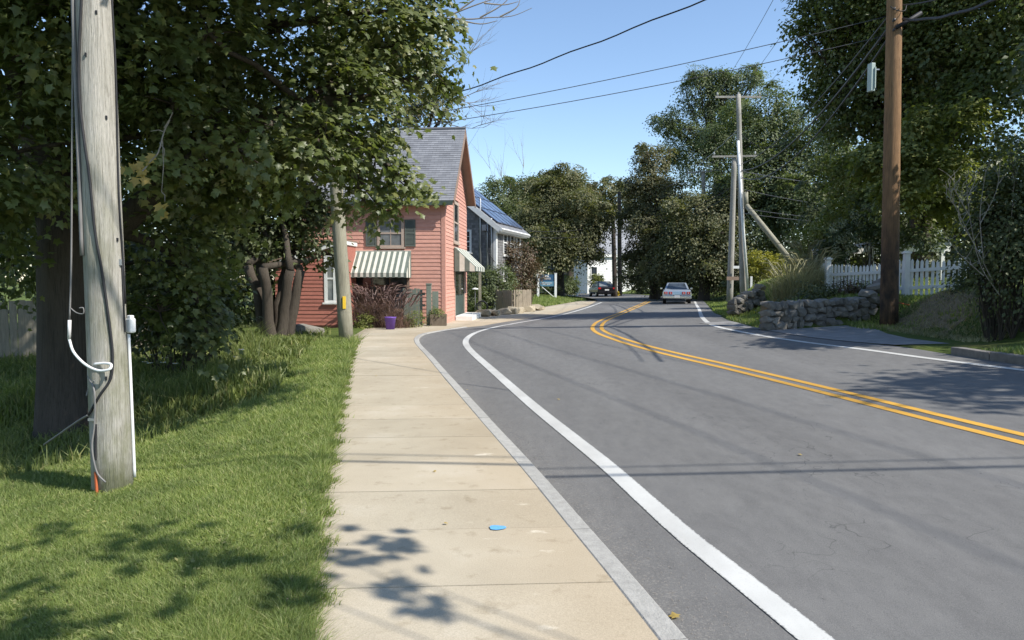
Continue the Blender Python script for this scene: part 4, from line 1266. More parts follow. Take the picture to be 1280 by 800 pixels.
# ---- wires
bBt = tB - Vector((0, 0, .0))
armB = [tB + Vector((s, 0, .08)) for s in (-1.23, 0, 1.23)]
arm3 = [t3 - Vector((0, 0, .22)) + Vector((1.24, .37, 0)) * s for s in (-.95, 0, .95)]
for k in range(3):
    wire(['left', 'middle', 'right'][k] + ' line from the brown pole top to the far top crossarm', arm3[k], armB[k], .35, .010)
    off = Vector((7.5, -30, 0.3))
    wire(['left', 'middle', 'right'][k] + ' line running back from the brown pole over the camera side', arm3[k], arm3[k] + off, .5, .012)
atB = lambda py, dx=0: Vector((D(927, py, 43.8).x + dx, 43.8, D(927, py, 43.8).z))
wire('thick black cable bundle sagging from the brown pole to the far pole', p3(28) + Vector((-.1, -.22, 0)), atB(213), .9, .034, 'wire')
wire('second cable sagging below the bundle to the far pole', p3(40) + Vector((-.1, -.22, 0)), atB(222), 1.25, .028, 'wire')
wire('upper thin cable beside the sagging bundle', p3(14) + Vector((-.1, -.22, 0)), atB(205), .6, .022, 'wire')
wire('thick cable from the brown pole off the top right', p3(28) + Vector((.1, -.22, 0)), D(1330, -45, 11.0), .25, .030, 'cable', twist=.01)
wire('thin cable from the brown pole off the top right', p3(10) + Vector((.1, -.2, 0)), D(1330, -75, 11.0), .2, .016, 'cable')
wire('upper of two thin lines crossing the sky to the left', p3(16) + Vector((0, .2, 0)), p2(163), .15, .009)
wire('lower of two thin lines crossing the sky to the left', p3(40) + Vector((0, .2, 0)), p2(172), .2, .009)
wire('thick twisted service cable crossing the sky', p2(160) + Vector((.1, 0, 0)), D(1230, -150, 8.5), .25, .012, 'cable', twist=.012)
# two cables crossing the road high above the frame; their shadows cross the near lane and the walk
wire('heavier cable crossing high over the road near the camera', (-6.0, 4.1, 7.5), (19.0, 2.1, 7.5), .12, .03, 'cable')
wire('thinner cable crossing high over the road near the camera', (-6.0, 4.25, 7.9), (19.0, 2.2, 7.9), .12, .014, 'cable')
# far side spans
bend = [D(774, 244, 74), D(774, 262, 74)]
wire('line from the far crossarm down to the dark poles', D(900, 198, 46), D(774, 243, 74), .8, .02)
wire('pale twisted cable from the far pole to the dark poles', D(921, 163, 44), D(774, 250, 74), 1.2, .022, 'steel', twist=.02)
wire('lower cable from the far pole to the dark poles', D(912, 236, 46), D(774, 278, 74), .8, .022, 'cable')
wire('lowest cable from the far pole to the dark poles', D(912, 244, 46), D(774, 284, 74), .9, .022, 'cable')
wire('high cable from the dark poles to the grey house', D(773, 276, 74), D(622, 286, 39), .5, .016, 'cable')
wire('low cable from the dark poles to the grey house', D(773, 283, 74), D(617, 289, 39), .7, .016, 'cable')
wire('pale line from the far pole into the right trees, upper', atB(214), D(1090, 236, 36), .1, .022, 'grey_cable')
wire('pale line from the far pole into the right trees, second', atB(236), D(1090, 262, 36), .15, .016, 'grey_cable')
wire('pale line from the far pole into the right trees, third', atB(260), D(1090, 277, 36), .1, .016, 'grey_cable')
wire('pale line from the far pole into the right trees, lowest', atB(266), D(1090, 281, 36), .1, .016, 'grey_cable')
wire('slack loop between far pole and the trees', atB(168), D(1030, 120, 40), 1.6, .018, 'cable')

# ================================================================== FENCES, WALLS, STREET THINGS
def picket_mesh(h):
    w, t = .036, .011
    v = []
    for yy in (-t, t): v += [(-w, yy, 0), (w, yy, 0), (w, yy, h - .06), (0, yy, h), (-w, yy, h - .06)]
    f = [(0, 1, 2, 3, 4), (9, 8, 7, 6, 5)] + [(k, (k + 1) % 5 + 0, (k + 1) % 5 + 5, k + 5) for k in range(5)]
    me = bpy.data.meshes.new('picket'); me.from_pydata(v, [], f); me.materials.append(M['white_paint']); me.update(); return me
PK = [picket_mesh(h) for h in (1.02, 1.0, .98, .95, .93, .92, .93, .95, .98)]
fA, fB, fC = D(1034, 372, 23.0), D(1132, 370, 20.6), D(1226, 366, 19.4)
fence = empty('picket_fence', (fB.x, fB.y, 0))
tag(fence, 'white picket fence with scalloped top above the stone wall', 'fence')
f0 = Vector((fB.x, fB.y, 0))
for (a, b) in ((fA, fB), (fB, fC)):
    d = (b - a); L_ = Vector((d.x, d.y, 0)).length; n_ = int(L_ / .125)
    rz = math.atan2(d.y, d.x); nrm = Vector((math.sin(rz), -math.cos(rz), 0))
    for k in range(1, n_):
        t = k / n_; p = a.lerp(b, t) - nrm * .035
        me = PK[min(8, int(abs(t - .5) * 2 * 8))] if False else PK[int((1 - abs(2 * t - 1)) * 5)]
        o = obj('picket', me, fence); o.location = p - f0; o.rotation_euler = (0, random.uniform(-.015, .015), rz)
    for hz in (.22, .70):
        q0 = a + Vector((0, 0, hz)); q1 = b + Vector((0, 0, hz)); m_ = (q0 + q1) / 2
        dd = q1 - q0; rot = dd.to_track_quat('X', 'Z').to_matrix()
        MB().box(m_ - f0, (dd.length - .08, .04, .09), rot=rot).build('rail', M['white_paint'], fence)
for p in (fA, fB, fC, D(1018, 355, 26.5)):
    e_ = MB().box(p - f0 + Vector((0, 0, .42)), (.14, .14, 1.5)).build('post', M['white_paint'], fence)
    MB().box(p - f0 + Vector((0, 0, 1.195)), (.2, .2, .05)).build('post_cap', M['white_paint'], e_, bevel=.01)
    MB().box(p - f0 + Vector((0, 0, 1.235)), (.13, .13, .03)).build('cap_block', M['white_paint'], e_)
a, b = D(1018, 355, 26.5), fA
for k in range(1, 22):
    p = a.lerp(b, k / 22); o = obj('picket', PK[2], fence); o.location = p - f0; o.rotation_euler = (0, 0, math.atan2((b - a).y, (b - a).x))
# pergola behind the fence
perg = empty('white_pergola', (13.4, 25.2, .45))
tag(perg, 'white garden pergola showing through the shrubs behind the fence', 'pergola')
for (x_, y_) in ((-1.2, 0), (1.2, 0), (-1.2, 1.8), (1.2, 1.8)):
    MB().box((x_, y_, 1.0), (.12, .12, 2.4)).build('post', M['white_paint'], perg)
for y_ in (0, 1.8): MB().box((0, y_, 2.2), (2.9, .08, .18)).build('beam', M['white_paint'], perg)
for k in range(7): MB().box((-1.3 + k * .43, .9, 2.36), (.05, 2.5, .13)).build('rafter', M['white_paint'], perg)

# dry stone walls
def stone_mesh(seed):
    rs = random.Random(seed); bm = bmesh.new()
    for k in range(26):
        p = Vector((rs.gauss(0, 1), rs.gauss(0, 1), rs.gauss(0, 1)))
        p = p / max(abs(p.x), abs(p.y), abs(p.z)) * .5
        p = Vector(p).lerp(p.normalized() * .55, rs.uniform(.0, .3))
        bm.verts.new(p * rs.uniform(.9, 1.04))
    r_ = bmesh.ops.convex_hull(bm, input=list(bm.verts))
    bmesh.ops.delete(bm, geom=[e for e in r_['geom_interior'] if isinstance(e, bmesh.types.BMVert)], context='VERTS')
    me = bpy.data.meshes.new('stone'); bm.to_mesh(me); bm.free(); me.materials.append(M['stone'])
    return me
STONES = [stone_mesh(k) for k in range(9)]
def stone_wall(name, label, a, b, h, thick, rows, mat=None, hz=None):
    a = Vector(a); b = Vector(b); e = empty(name, (a.x, a.y, 0)); o0 = Vector((a.x, a.y, 0))
    d = b - a; L_ = d.length; rz = math.atan2(d.y, d.x); u = d.normalized(); nrm = Vector((-u.y, u.x, 0))
    for r_ in range(rows):
        s = -.1
        while s < L_:
            w = random.uniform(.16, .36); hh = h / rows * random.uniform(.85, 1.3)
            p = a + u * (s + w / 2); zb = (Z(p.x - nrm.x * .4, p.y - nrm.y * .4) if hz is None else hz)
            top = h
            z_ = zb + h * (r_ + .5) / rows + random.uniform(-.03, .03)
            o = obj('stone', random.choice(STONES), e)
            o.location = p + nrm * (thick * .5 + random.uniform(-.018, .018)) - o0; o.location.z = z_
            o.scale = (w * 1.16, thick * random.uniform(.9, 1.1), hh * 1.2)
            o.rotation_euler = (random.uniform(-.04, .04), random.uniform(-.1, .1) + random.choice((0, 0, math.pi)), rz + random.uniform(-.05, .05))
            s += w
    # earth core behind the joints
    zb = min(Z(a.x, a.y), Z(b.x, b.y))
    c = a.lerp(b, .5) + nrm * (thick * .75) - o0; c.z = zb + h * .42
    MB().box(c, (L_, thick * .6, h * .9), rz=rz).build('core', M['dirt'], e)
    tag(e, label, 'wall')
    return e
stone_wall('stone_wall', 'dry stone retaining wall of dark fieldstones below the picket fence', (W0.x, W0.y, 0), (W1.x + .2, W1.y + .07, 0), .70, .42, 4)
sa, sb = GH(925, 396), GH(962, 383)
stone_wall('stone_wall', 'short low stone wall in the grassy bank near the far poles', (sa.x - .1, sa.y, 0), (sb.x + .2, sb.y + 1.0, 0), .5, .4, 3)

# stockade fence on the left behind the big maple
def board_fence(name, label, a, b, h, bw, mat, zf, cat='fence', top=0.03, rails=True, gap=.006):
    a = Vector(a); b = Vector(b); o0 = Vector((a.x, a.y, 0)); e = empty(name, o0)
    d = b - a; L_ = d.length; rz = math.atan2(d.y, d.x); u = d.normalized(); nrm = Vector((u.y, -u.x, 0))
    n_ = max(1, int(L_ / bw)); me_c = []
    for k in range(6):
        me_c.append(MB().box((0, 0, h / 2 + random.uniform(-top, top)), (bw - gap, .022, h)).mesh('board', mat))
    for k in range(n_):
        p = a + u * (bw * (k + .5)); o = obj('board', random.choice(me_c), e)
        o.location = p - o0 + nrm * random.uniform(0, .006); o.location.z = zf(p.x, p.y)
        o.rotation_euler = (random.uniform(-.01, .01), random.uniform(-.012, .012), rz)
    if rails:
        for hz in (.25, h * .55, h - .18):
            m_ = (a + b) / 2 - nrm * .035 - o0; m_.z = (zf(a.x, a.y) + zf(b.x, b.y)) / 2 + hz
            MB().box(m_, (L_, .04, .08), rz=rz).build('rail', mat, e)
    k = 0
    while k <= L_ + .01:
        p = a + u * k - nrm * .1 - o0; p.z = zf(a.x + u.x * k, a.y + u.y * k) + h / 2
        MB().box(p, (.09, .09, h + .05), rz=rz).build('post', mat, e); k += max(.8, L_ / max(1, round(L_ / 2.2)))
    tag(e, label, cat)
    return e
board_fence('stockade_fence', 'old wooden stockade fence in shade behind the big maple', (-14.5, 14.2, 0), (-7.9, 17.2, 0), 1.35, .145, M['fence_dark'], Z)
board_fence('board_fence', 'left of two grey board fence panels beyond the pink house', (D(620, 389, 36.2).x, 36.2, 0), (D(641, 389, 35.6).x, 35.6, 0), 1.1, .14, M['fence_wood'], lambda x, y: .0)
board_fence('board_fence', 'right of two grey board fence panels, nearer the blue sign', (D(645, 387, 37.0).x, 37.0, 0), (D(664, 386, 37.6).x, 37.6, 0), 1.08, .14, M['fence_wood'], lambda x, y: .02)
g0 = on_plane(MW, 1, 505, 400, -1.0); gw = MW @ g0
board_fence('garden_gate', 'faded green board gate beside the pink house', (gw.x, gw.y, 0), (gw.x + .75, gw.y - .05, 0), 1.28, .095, M['green_fence'], lambda x, y: 0.0, cat='gate')
gp = empty('gate_post', (gw.x + .9, gw.y - .1, 0)); MB().box((0, 0, .72), (.17, .15, 1.44)).build('shaft', M['green_fence'], gp, bevel=.01); MB().box((0, 0, 1.46), (.2, .18, .05)).build('cap', M['green_fence'], gp)
MB().box((.22, .05, .6), (.22, .04, 1.2)).build('board', M['green_fence'], gp); tag(gp, 'green gate post with cap at the pink house', 'post')

# planter, bucket, rocks
pp = gw + Vector((1.25, -.25, 0))
pl = empty('planter_box', (pp.x, pp.y, 0))
for (c, s) in (((0, -.16, .2), (.56, .03, .4)), ((0, .16, .2), (.56, .03, .4)), ((-.27, 0, .2), (.03, .29, .4)), ((.27, 0, .2), (.03, .29, .4))): MB().box(c, s).build('side', M['planter'], pl)
MB().box((0, 0, .18), (.5, .29, .34)).build('soil', M['dirt'], pl)
tag(pl, 'dark wooden planter box at the corner of the pink house', 'planter')
bk = G(488, 411.5); bkt = empty('bucket', bk)
MB().lathe((0, 0, 0), [(.14, 0), (.18, .36), (.195, .37), (.195, .4), (.17, .4), (.165, .3)], 18).build('body', M['purple'], bkt, smooth=True)
MB().tube(curve_pts([(-.19, 0, .38), (-.12, -.1, .2), (.1, -.1, .2), (.19, 0, .38)], 5), .006, 5).build('handle', M['steel'], bkt)
tag(bkt, 'purple bucket standing among the plants before the pink house', 'bucket')
rk = [(604, 395, .5), (612, 393.5, .35), (619, 394, .42), (630, 392.5, .5), (641, 391.5, .55), (651, 390.5, .42), (660, 389, .5), (670, 387.5, .48), (676, 387, .3)]
words = ['first', 'second', 'third', 'fourth', 'fifth', 'sixth', 'seventh', 'eighth', 'last']
for k, (px, py, s) in enumerate(rk):
    p = G(px, py, .02); o = obj('border_rock', random.choice(STONES).copy(), None); o.data.materials[0] = M['rock']
    o.location = (p.x, p.y, .12); o.scale = (s * 1.5, s, s * .75); o.rotation_euler = (random.uniform(-.2, .2), random.uniform(-.2, .2), random.uniform(0, 3))
    tag(o, f'{words[k]} pale border rock from the pink house step along the walk', 'rock', 'rocks edging the far walk')
# boulder at the tree foot
p = GH(385, 421); o = obj('boulder', STONES[3].copy(), None); o.data.materials[0] = M['stone']; o.location = (p.x, p.y, p.z + .12); o.scale = (1.0, .7, .5)
tag(o, 'grey boulder in the shade by the multi-stem trunks', 'boulder')
# post with lamp and hose reel beyond the step
lp = G(600, 393); lpo = empty('garden_post', lp)
MB().box((0, 0, .95), (.12, .12, 2.0)).build('shaft', M['pole_pale'], lpo)
MB().lathe((-.22, -.05, 1.15), [(.02, .0), (.16, .02), (.13, .06), (.03, .09)], 12).build('lamp_shade', M['white_plastic'], lpo)
MB().tube([(-.22, -.05, 0), (-.22, -.05, 1.2)], .02, 6).build('lamp_stem', M['steel'], lpo)
an = [(.1 + .24 * math.cos(t), -.12, .38 + .24 * math.sin(t)) for t in np.linspace(0, 2 * math.pi, 17)]
MB().tube(an, .035, 6).build('hose_coil', M['cable'], lpo)
tag(lpo, 'wooden garden post with small lamp beyond the pink house step', 'post')

# blue sign between white posts
sb_ = D(683.5, 371, 57.0); sb_.z = Z(sb_.x, sb_.y)
sign = empty('blue_sign', sb_, .1)
hz = D(683, 342, 57).z - sb_.z
for k, dx in enumerate((-.68, .68)):
    MB().box((dx, 0, hz / 2), (.17, .17, hz)).build('post', M['white_paint'], sign); MB().box((dx, 0, hz + .02), (.2, .2, .05)).build('post_cap', M['white_paint'], sign)
MB().box((0, 0, hz - .48), (1.18, .06, .82)).build('board', M['signblue'], sign)
MB().box((0, -.035, hz - .78), (1.05, .02, .38)).build('lower_panel', M['signteal'], sign)
for (cx, cz, w, h_) in ((0, hz - .2, .3, .1), (-.02, hz - .34, .62, .035), (.05, hz - .42, .5, .03), (0, hz - .72, .8, .045), (-.05, hz - .83, .6, .035)):
    MB().box((cx, -.05, cz), (w, .012, h_)).build('lettering', M['lens_white'], sign)
MB().tube([(-.4, -.12, .82), (.5, -.12, .05)], .03, 6).build('brace', M['white_paint'], sign)
tag(sign, 'blue sign board between two white posts on the far lawn', 'sign')
# white post and yellow marker near the white house
wp = D(721, 361, 76); wp.z = Z(wp.x, wp.y)
w_ = empty('white_post', wp); MB().box((0, 0, 1.0), (.2, .2, 2.0)).build('shaft', M['white_paint'], w_); MB().box((0, 0, 2.15), (.14, .14, .35)).build('lamp', M['yellow_tag'], w_)
tag(w_, 'slim white post with yellow top left of the white house', 'post')
ym = D(772.5, 356, 73); ym.z = Z(ym.x, ym.y)
hyd = empty('yellow_hydrant', ym)
MB().lathe((0, 0, 0), [(.16, 0), (.16, .06), (.11, .08), (.11, .5), (.15, .52), (.15, .57), (.1, .68), (.03, .74)], 10).build('barrel', M['yellow_tag'], hyd, smooth=True)
for s in (-1, 1): MB().tube([(0, 0, .4), (.2 * s, 0, .4)], .06, 8).build('outlet', M['yellow_tag'], hyd)
tag(hyd, 'yellow hydrant at the foot of the dark poles', 'hydrant')

# ================================================================== CARS
def loft(secs, mat, name, parent, cap=True, smooth=True):
    mb = MB(); n = len(secs[0])
    for s in secs: mb.v += [tuple(p) for p in s]
    for i in range(len(secs) - 1):
        for j in range(n):
            a = i * n + j; b = i * n + (j + 1) % n
            mb.f.append((a, b, b + n, a + n))
    if cap:
        mb.f.append(tuple(reversed(range(n)))); mb.f.append(tuple((len(secs) - 1) * n + j for j in range(n)))
    o = mb.build(name, mat, parent, smooth=False)
    b = o.modifiers.new('bevel', 'BEVEL'); b.width = .03; b.segments = 2; b.limit_method = 'ANGLE'; b.angle_limit = R(25)
    return o
def ring(y, w, z0, z1, tw=.93, bw=.9):
    return [(-w * bw, y, z0), (w * bw, y, z0), (w, y, z0 + .16), (w * 1.0, y, (z0 + z1) * .55), (w * tw, y, z1 - .02), (w * (tw - .12), y, z1), (-w * (tw - .12), y, z1), (-w * tw, y, z1 - .02), (-w, y, (z0 + z1) * .55), (-w, y, z0 + .16)]
def wheel(e, x, y, r, w):
    h = MB(); h.tube([(x - w / 2, y, r), (x + w / 2, y, r)], r, 18); t = h.build('wheel', M['tyre'], e)
    sx = 1 if x > 0 else -1
    MB().tube([(x + sx * (w / 2 - .02), y, r), (x + sx * (w / 2 + .008), y, r)], r * .62, 14).build('rim', M['steel'], t)
def car_common(e, W, body, paint, cab, gl):
    loft([ring(*s) for s in body], paint, 'body', e)
    (yb0, zb, wb), (yt0, zt, wt), (yt1, _, _), (yb1, zb1, _) = cab
    secs = [[(-wb, yb0, zb), (wb, yb0, zb), (wb * 1.0, yb1, zb1), (-wb, yb1, zb1)], [(-wt, yt0, zt), (wt, yt0, zt), (wt, yt1, zt), (-wt, yt1, zt)]]
    loft(secs, paint, 'cabin', e)
    def lerp(a, b, t): return Vector(a).lerp(Vector(b), t)
    # rear and front glass
    for nm, q in (('rear_window', [(-wb, yb0, zb), (wb, yb0, zb), (wt, yt0, zt), (-wt, yt0, zt)]), ('windscreen', [(wb, yb1, zb1), (-wb, yb1, zb1), (-wt, yt1, zt), (wt, yt1, zt)])):
        c = sum((Vector(p) for p in q), Vector()) / 4
        p4 = [c + (Vector(p) - c) * .84 for p in q]
        n_ = (Vector(q[1]) - Vector(q[0])).cross(Vector(q[3]) - Vector(q[0])).normalized()
        mb = MB().hexa([p + n_ * .002 for p in p4] + [p + n_ * .012 for p in p4]); mb.build(nm, gl, e)
    for s in (-1, 1):
        q = [(s * wb, yb0, zb), (s * wb, yb1, zb1), (s * wt, yt1, zt), (s * wt, yt0, zt)]
        n_ = Vector((s, 0, .3)).normalized()
        c = sum((Vector(p) for p in q), Vector()) / 4
        for (u0, u1) in ((.06, .48), (.53, .93)):
            lo0 = lerp(q[0], q[1], u0); lo1 = lerp(q[0], q[1], u1); hi1 = lerp(q[3], q[2], u1); hi0 = lerp(q[3], q[2], u0)
            p4 = [lerp(lo0, hi0, .14), lerp(lo1, hi1, .14), lerp(lo1, hi1, .88), lerp(lo0, hi0, .88)]
            MB().hexa([p + n_ * .0 for p in p4] + [p + n_ * .012 for p in p4]).build('side_window', gl, e)
pc = D(846, 380, 46.5); pc.z = float(zroad(pc.x, pc.y))
rz = R(-11.5)
sed = empty('silver_sedan', (pc.x + .5, pc.y + 2.4, float(zroad(pc.x, pc.y + 2.4))), rz)
tag(sed, 'old silver blue sedan driving away on the road, seen from behind', 'car')
sed.scale = (.96, .96, .96)
car_common(sed, .95, [(-2.55, .90, .40, .88), (-2.45, .93, .34, .93), (-1.3, .95, .30, .97), (1.0, .95, .28, .95), (2.2, .93, .30, .90), (2.55, .88, .36, .80)], M['silver'], ((-1.55, .955, .80), (-.75, 1.40, .62), (.55, 1.40, .62), (1.25, .94, .8)), M['glass'])
MB().box((0, -2.565, .735), (1.70, .05, .22)).build('tail_panel', M['panel_blue'], sed, bevel=.01)
for x_ in (-.72, -.42, .42, .72):
    l_ = MB().box((x_, -2.6, .735), (.20, .03, .16)).build('tail_light', M['red_light'], sed, bevel=.01)
    MB().box((x_, -2.618, .735), (.07, .012, .06)).build('lens', M['lens_white'], l_)
for x_ in (-.86, .86): MB().box((x_, -2.59, .70), (.07, .06, .34)).build('tail_trim', M['chrome'], sed, bevel=.01)
MB().box((0, -2.64, .47), (1.86, .12, .17)).build('rear_bumper', M['chrome'], sed, bevel=.025)
pl_ = MB().box((0, -2.712, .52), (.34, .012, .15)).build('number_plate', M['plate'], sed)
MB().box((0, -2.585, .5), (.5, .02, .16)).build('plate_recess', M['cable'], sed)
MB().tube([(.55, -2.55, .3), (.55, -2.2, .3)], .03, 8).build('exhaust', M['steel'], sed)
for s in (-1, 1):
    mb = MB().box((s * 1.02, .75, 1.0), (.16, .08, .12)); mb.build('mirror', M['chrome'], sed, bevel=.02)
for x_ in (-.80, .80):
    for y_ in (-1.6, 1.55): wheel(sed, x_, y_, .33, .21)
pc2 = D(750.5, 371.5, 71)
blk = empty('black_hatchback', (pc2.x + .2, pc2.y + .8, float(zroad(pc2.x + .2, pc2.y + .8))), R(7))
tag(blk, 'black car at the bend before the white house, turning left', 'car')
car_common(blk, .9, [(-2.1, .80, .36, .86), (-2.0, .87, .28, .96), (-1.2, .9, .24, .98), (.8, .9, .24, .95), (1.7, .87, .26, .84), (2.1, .74, .32, .66)], M['black_car'], ((-1.85, .95, .78), (-1.0, 1.46, .60), (.1, 1.48, .60), (1.15, .93, .78)), M['curtain_glass'])
for s in (-1, 1):
    l_ = MB().box((s * .70, -2.08, .80), (.26, .08, .15)).build('tail_light', M['red_light'], blk, bevel=.02)
    MB().box((s * .98, .6, .98), (.16, .1, .12)).build('mirror', M['black_car'], blk, bevel=.02)
    MB().box((s * .66, 2.02, .60), (.3, .12, .12)).build('headlight', M['lens_white'], blk, bevel=.02)
MB().box((0, -2.12, .66), (.40, .012, .13)).build('number_plate', M['plate'], blk)
MB().box((0, -2.1, .42), (1.5, .1, .2)).build('rear_bumper', M['black_car'], blk, bevel=.03)
for x_ in (-.77, .77):
    for y_ in (-1.3, 1.3): wheel(blk, x_, y_, .32, .2)
# ================================================================== TREES
def C_(px, py, d, r): return (D(px, py, d), r)
# ---- the big maple on the left
mbase = GH(84, 546)
mp = empty('maple_tree', mbase)
tag(mp, 'large maple with massive dark trunk overhanging the left side', 'tree')
mclumps = [C_(40, 60, 9.5, 1.5), C_(150, 30, 9.5, 1.5), C_(20, 190, 9.0, 1.0), C_(-60, 240, 9.0, 1.2), C_(60, 260, 11.5, .9), C_(150, 150, 11, 1.3), C_(250, 90, 11, 1.5), C_(250, 220, 11.5, 1.1),
           C_(350, 40, 11, 1.4), C_(350, 150, 11, 1.15), C_(450, 30, 11.5, 1.3), C_(440, 130, 10.8, .95), C_(400, 190, 10.2, .6), C_(470, 195, 11.2, .7), C_(505, 60, 11.5, .9), C_(525, 15, 11.5, .6), C_(545, 92, 11.5, .45), C_(495, 222, 11.3, .42),
           C_(455, 250, 11.2, .32), C_(525, 243, 11.5, .28), C_(480, 265, 11.4, .26), C_(290, 235, 11.5, .8), C_(350, 225, 11.2, .55), C_(220, 310, 11.5, .75), C_(200, 390, 11.5, .6), C_(250, 400, 11.8, .55), C_(245, 345, 11.5, .6), C_(150, 330, 12.5, .8), C_(10, 330, 12.5, .8),
           ((-5.5, 9.5, 8.0), 2.6), ((-2.8, 9.5, 8.2), 2.3), ((-7.5, 11, 7.6), 2.6), ((-3.5, 12, 8.5), 2.5), ((-6, 8.5, 6.0), 2.0), ((-3.4, 8.3, 6.2), 1.8), ((-1.6, 8.4, 6.9), 1.3), ((-5, 10.5, 10.2), 2.4), ((.3, 6.8, 6.3), 1.1), ((1.0, 6.3, 7.4), 1.1), ((1.3, 7.7, 6.4), .9), ((-1.4, 7.3, 6.6), 1.2), ((-1.2, 6.2, 6.7), .9), ((-2.6, 6.6, 6.4), .9), C_(215, 130, 9.2, .55), C_(260, 40, 9.2, .7), C_(170, 220, 9.6, .45), C_(300, 190, 9.6, .5), C_(120, 100, 8.8, .5), C_(225, 205, 9.4, .4), C_(255, 150, 9.6, .5), C_(180, 140, 9.3, .45), ((-9.5, 9, 6.5), 2.4), ((-10, 12, 5.5), 2.4)]
mclumps = [(vec(c) - mbase, (r, r, r * .8)) for c, r in mclumps]
P, O, tips = cluster_leaves(mclumps, 104000, .26, 36, .22, .35); NRM = cluster_leaves.nrm
w = P + np.array(mbase)
keep = ~((w[:, 1] < 7.0) & (w[:, 2] < 4.5))
P = P[keep]; O = O[keep]; w = w[keep]; NRM = NRM[keep]
# the leaves that show largest become single parts, the rest one crown
dcam = np.linalg.norm(w - np.array([0, 0, CAMZ]), axis=1)
px_ = 640 + F * w[:, 0] / w[:, 1]; py_ = 350 - F * (w[:, 2] - CAMZ) / w[:, 1]
vis = (px_ > 300) & (px_ < 600) & (py_ > 0) & (py_ < 290)
order = np.argsort(np.where(vis, dcam, 1e9))[:260]
mask = np.ones(len(P), bool); mask[order] = False
seen = mask & (px_ > -60) & (py_ > -60)
unseen = mask & ~seen
obj('crown', leaves_mesh('crown', P[seen], O[seen], .108, 'maple', M['maple'], .75, .4, .6, NRM[seen]), mp)
obj('upper_crown', leaves_mesh('upper_crown', P[unseen], O[unseen], .15, 'simple', M['maple'], .75, .4, .6, NRM[unseen]), mp)
V_, T_ = LEAF['maple']
lme = np_mesh('leaf', V_ * .115, T_, M['maple'])
lb_, lt_, ln_ = leaf_frames(260, O[order], .75, .4, .6, NRM[order])
for k in range(260):
    o = obj('leaf', lme, mp)
    m3 = Matrix((tuple(lb_[k]), tuple(lt_[k]), tuple(ln_[k]))).transposed()
    o.matrix_local = Matrix.Translation(Vector(P[order[k]])) @ m3.to_4x4()
mb = MB()
L0 = lambda p: Vector(p) - mbase
tk = [Vector((0, 0, -.3)), Vector((-.02, 0, .15)), L0(D(80, 470, mbase.y)), L0(D(80, 390, mbase.y)), L0(D(82, 310, mbase.y)), L0(D(100, 255, mbase.y + .1))]
mb.tube(tk, [.56, .40, .34, .33, .37, .34], 18, wob=.05)
fk = tk[-1]
def big(pts, r0, r1):
    c = curve_pts(pts, 5); n_ = len(c)
    mb.tube(c, [r0 + (r1 - r0) * k / (n_ - 1) for k in range(n_)], 10, wob=.05)
big([tk[-2], L0(D(60, 200, mbase.y)), L0(D(30, 90, mbase.y)), L0(D(0, -60, mbase.y))], .33, .2)
big([tk[-2], L0(D(140, 290, mbase.y)), L0(D(215, 215, mbase.y - .1)), L0(D(265, 155, mbase.y)), L0(D(300, 60, mbase.y + 1.2)), L0(D(330, -120, mbase.y + 1.5))], .20, .09)
big([L0(D(215, 215, mbase.y - .1)), L0(D(280, 170, mbase.y)), L0(D(380, 130, 10.8)), L0(D(480, 120, 11.2))], .14, .04)
big([tk[-2], L0(D(110, 180, mbase.y + .4)), L0(D(150, 40, mbase.y + .6)), L0(D(170, -120, mbase.y + .6))], .30, .16)
big([L0(D(140, 290, mbase.y)), L0(D(180, 300, 11.3)), L0(D(230, 330, 11.6)), L0(D(250, 390, 11.7))], .10, .03)
anchors = [L0(D(30, 90, mbase.y)), L0(D(265, 155, mbase.y)), L0(D(330, 30, mbase.y)), L0(D(150, 40, mbase.y + .6)), L0(D(170, -120, mbase.y + .6)), L0(D(360, -120, mbase.y)), L0(D(0, -60, mbase.y)), L0(D(380, 130, 10.8)), L0(D(230, 330, 11.6))]
for c, tp in tips:
    src = min(anchors, key=lambda a: (a - c).length)
    limb(mb, src, c, .06, .025, .1, 7, 5)
    for q in random.sample(tp, min(7, len(tp))): limb(mb, c, q, .016, .004, .12, 5, 3)
mb.build('trunk', M['bark'], mp, smooth=True)
# the broken twig with yellowing leaves hanging before the pole's right side
dt = [D(212, 150, 8.6), D(205, 165, 8.5), D(198, 190, 8.4), D(190, 200, 8.4), D(178, 214, 8.35), D(150, 212, 8.3)]
mb = MB(); mb.tube([p - mbase for p in curve_pts(dt[:5], 4)], .008, 5)
for a, b in (((205, 165), (188, 164)), ((205, 160), (216, 140)), ((203, 176), (202, 240)), ((202, 240), (206, 252)), ((178, 214), (150, 213)), ((200, 180), (206, 195))):
    mb.tube([D(*a, 8.5) - mbase, (D((a[0] + b[0]) / 2 + 2, (a[1] + b[1]) / 2 - 2, 8.45) - mbase), D(*b, 8.45) - mbase], [.006, .005, .003], 5)
tw = mb.build('dead_twig', M['twig'], mp)
yl = [(182, 195), (190, 192), (176, 202), (187, 205), (183, 212), (170, 208), (165, 212), (160, 212), (170, 222), (167, 231), (184, 222), (196, 255), (200, 262), (206, 255), (208, 264), (195, 268), (190, 198), (174, 212)]
lme2 = np_mesh('leaf', V_ * .125, T_, M['maple_dead'])
lme3 = np_mesh('leaf', V_ * .12, T_, M['lime'])
for k, (px, py) in enumerate(yl):
    o = obj('leaf', lme2 if k % 3 else lme3, tw)
    o.matrix_local = Matrix.Translation(D(px, py, 8.4 + random.uniform(-.06, .06)) - mbase) @ Matrix.Rotation(random.uniform(-.9, .9), 4, 'Y') @ Matrix.Rotation(R(-100) + random.uniform(-.5, .5), 4, 'X') @ Matrix.Rotation(random.uniform(-.5, .5), 4, 'Z')

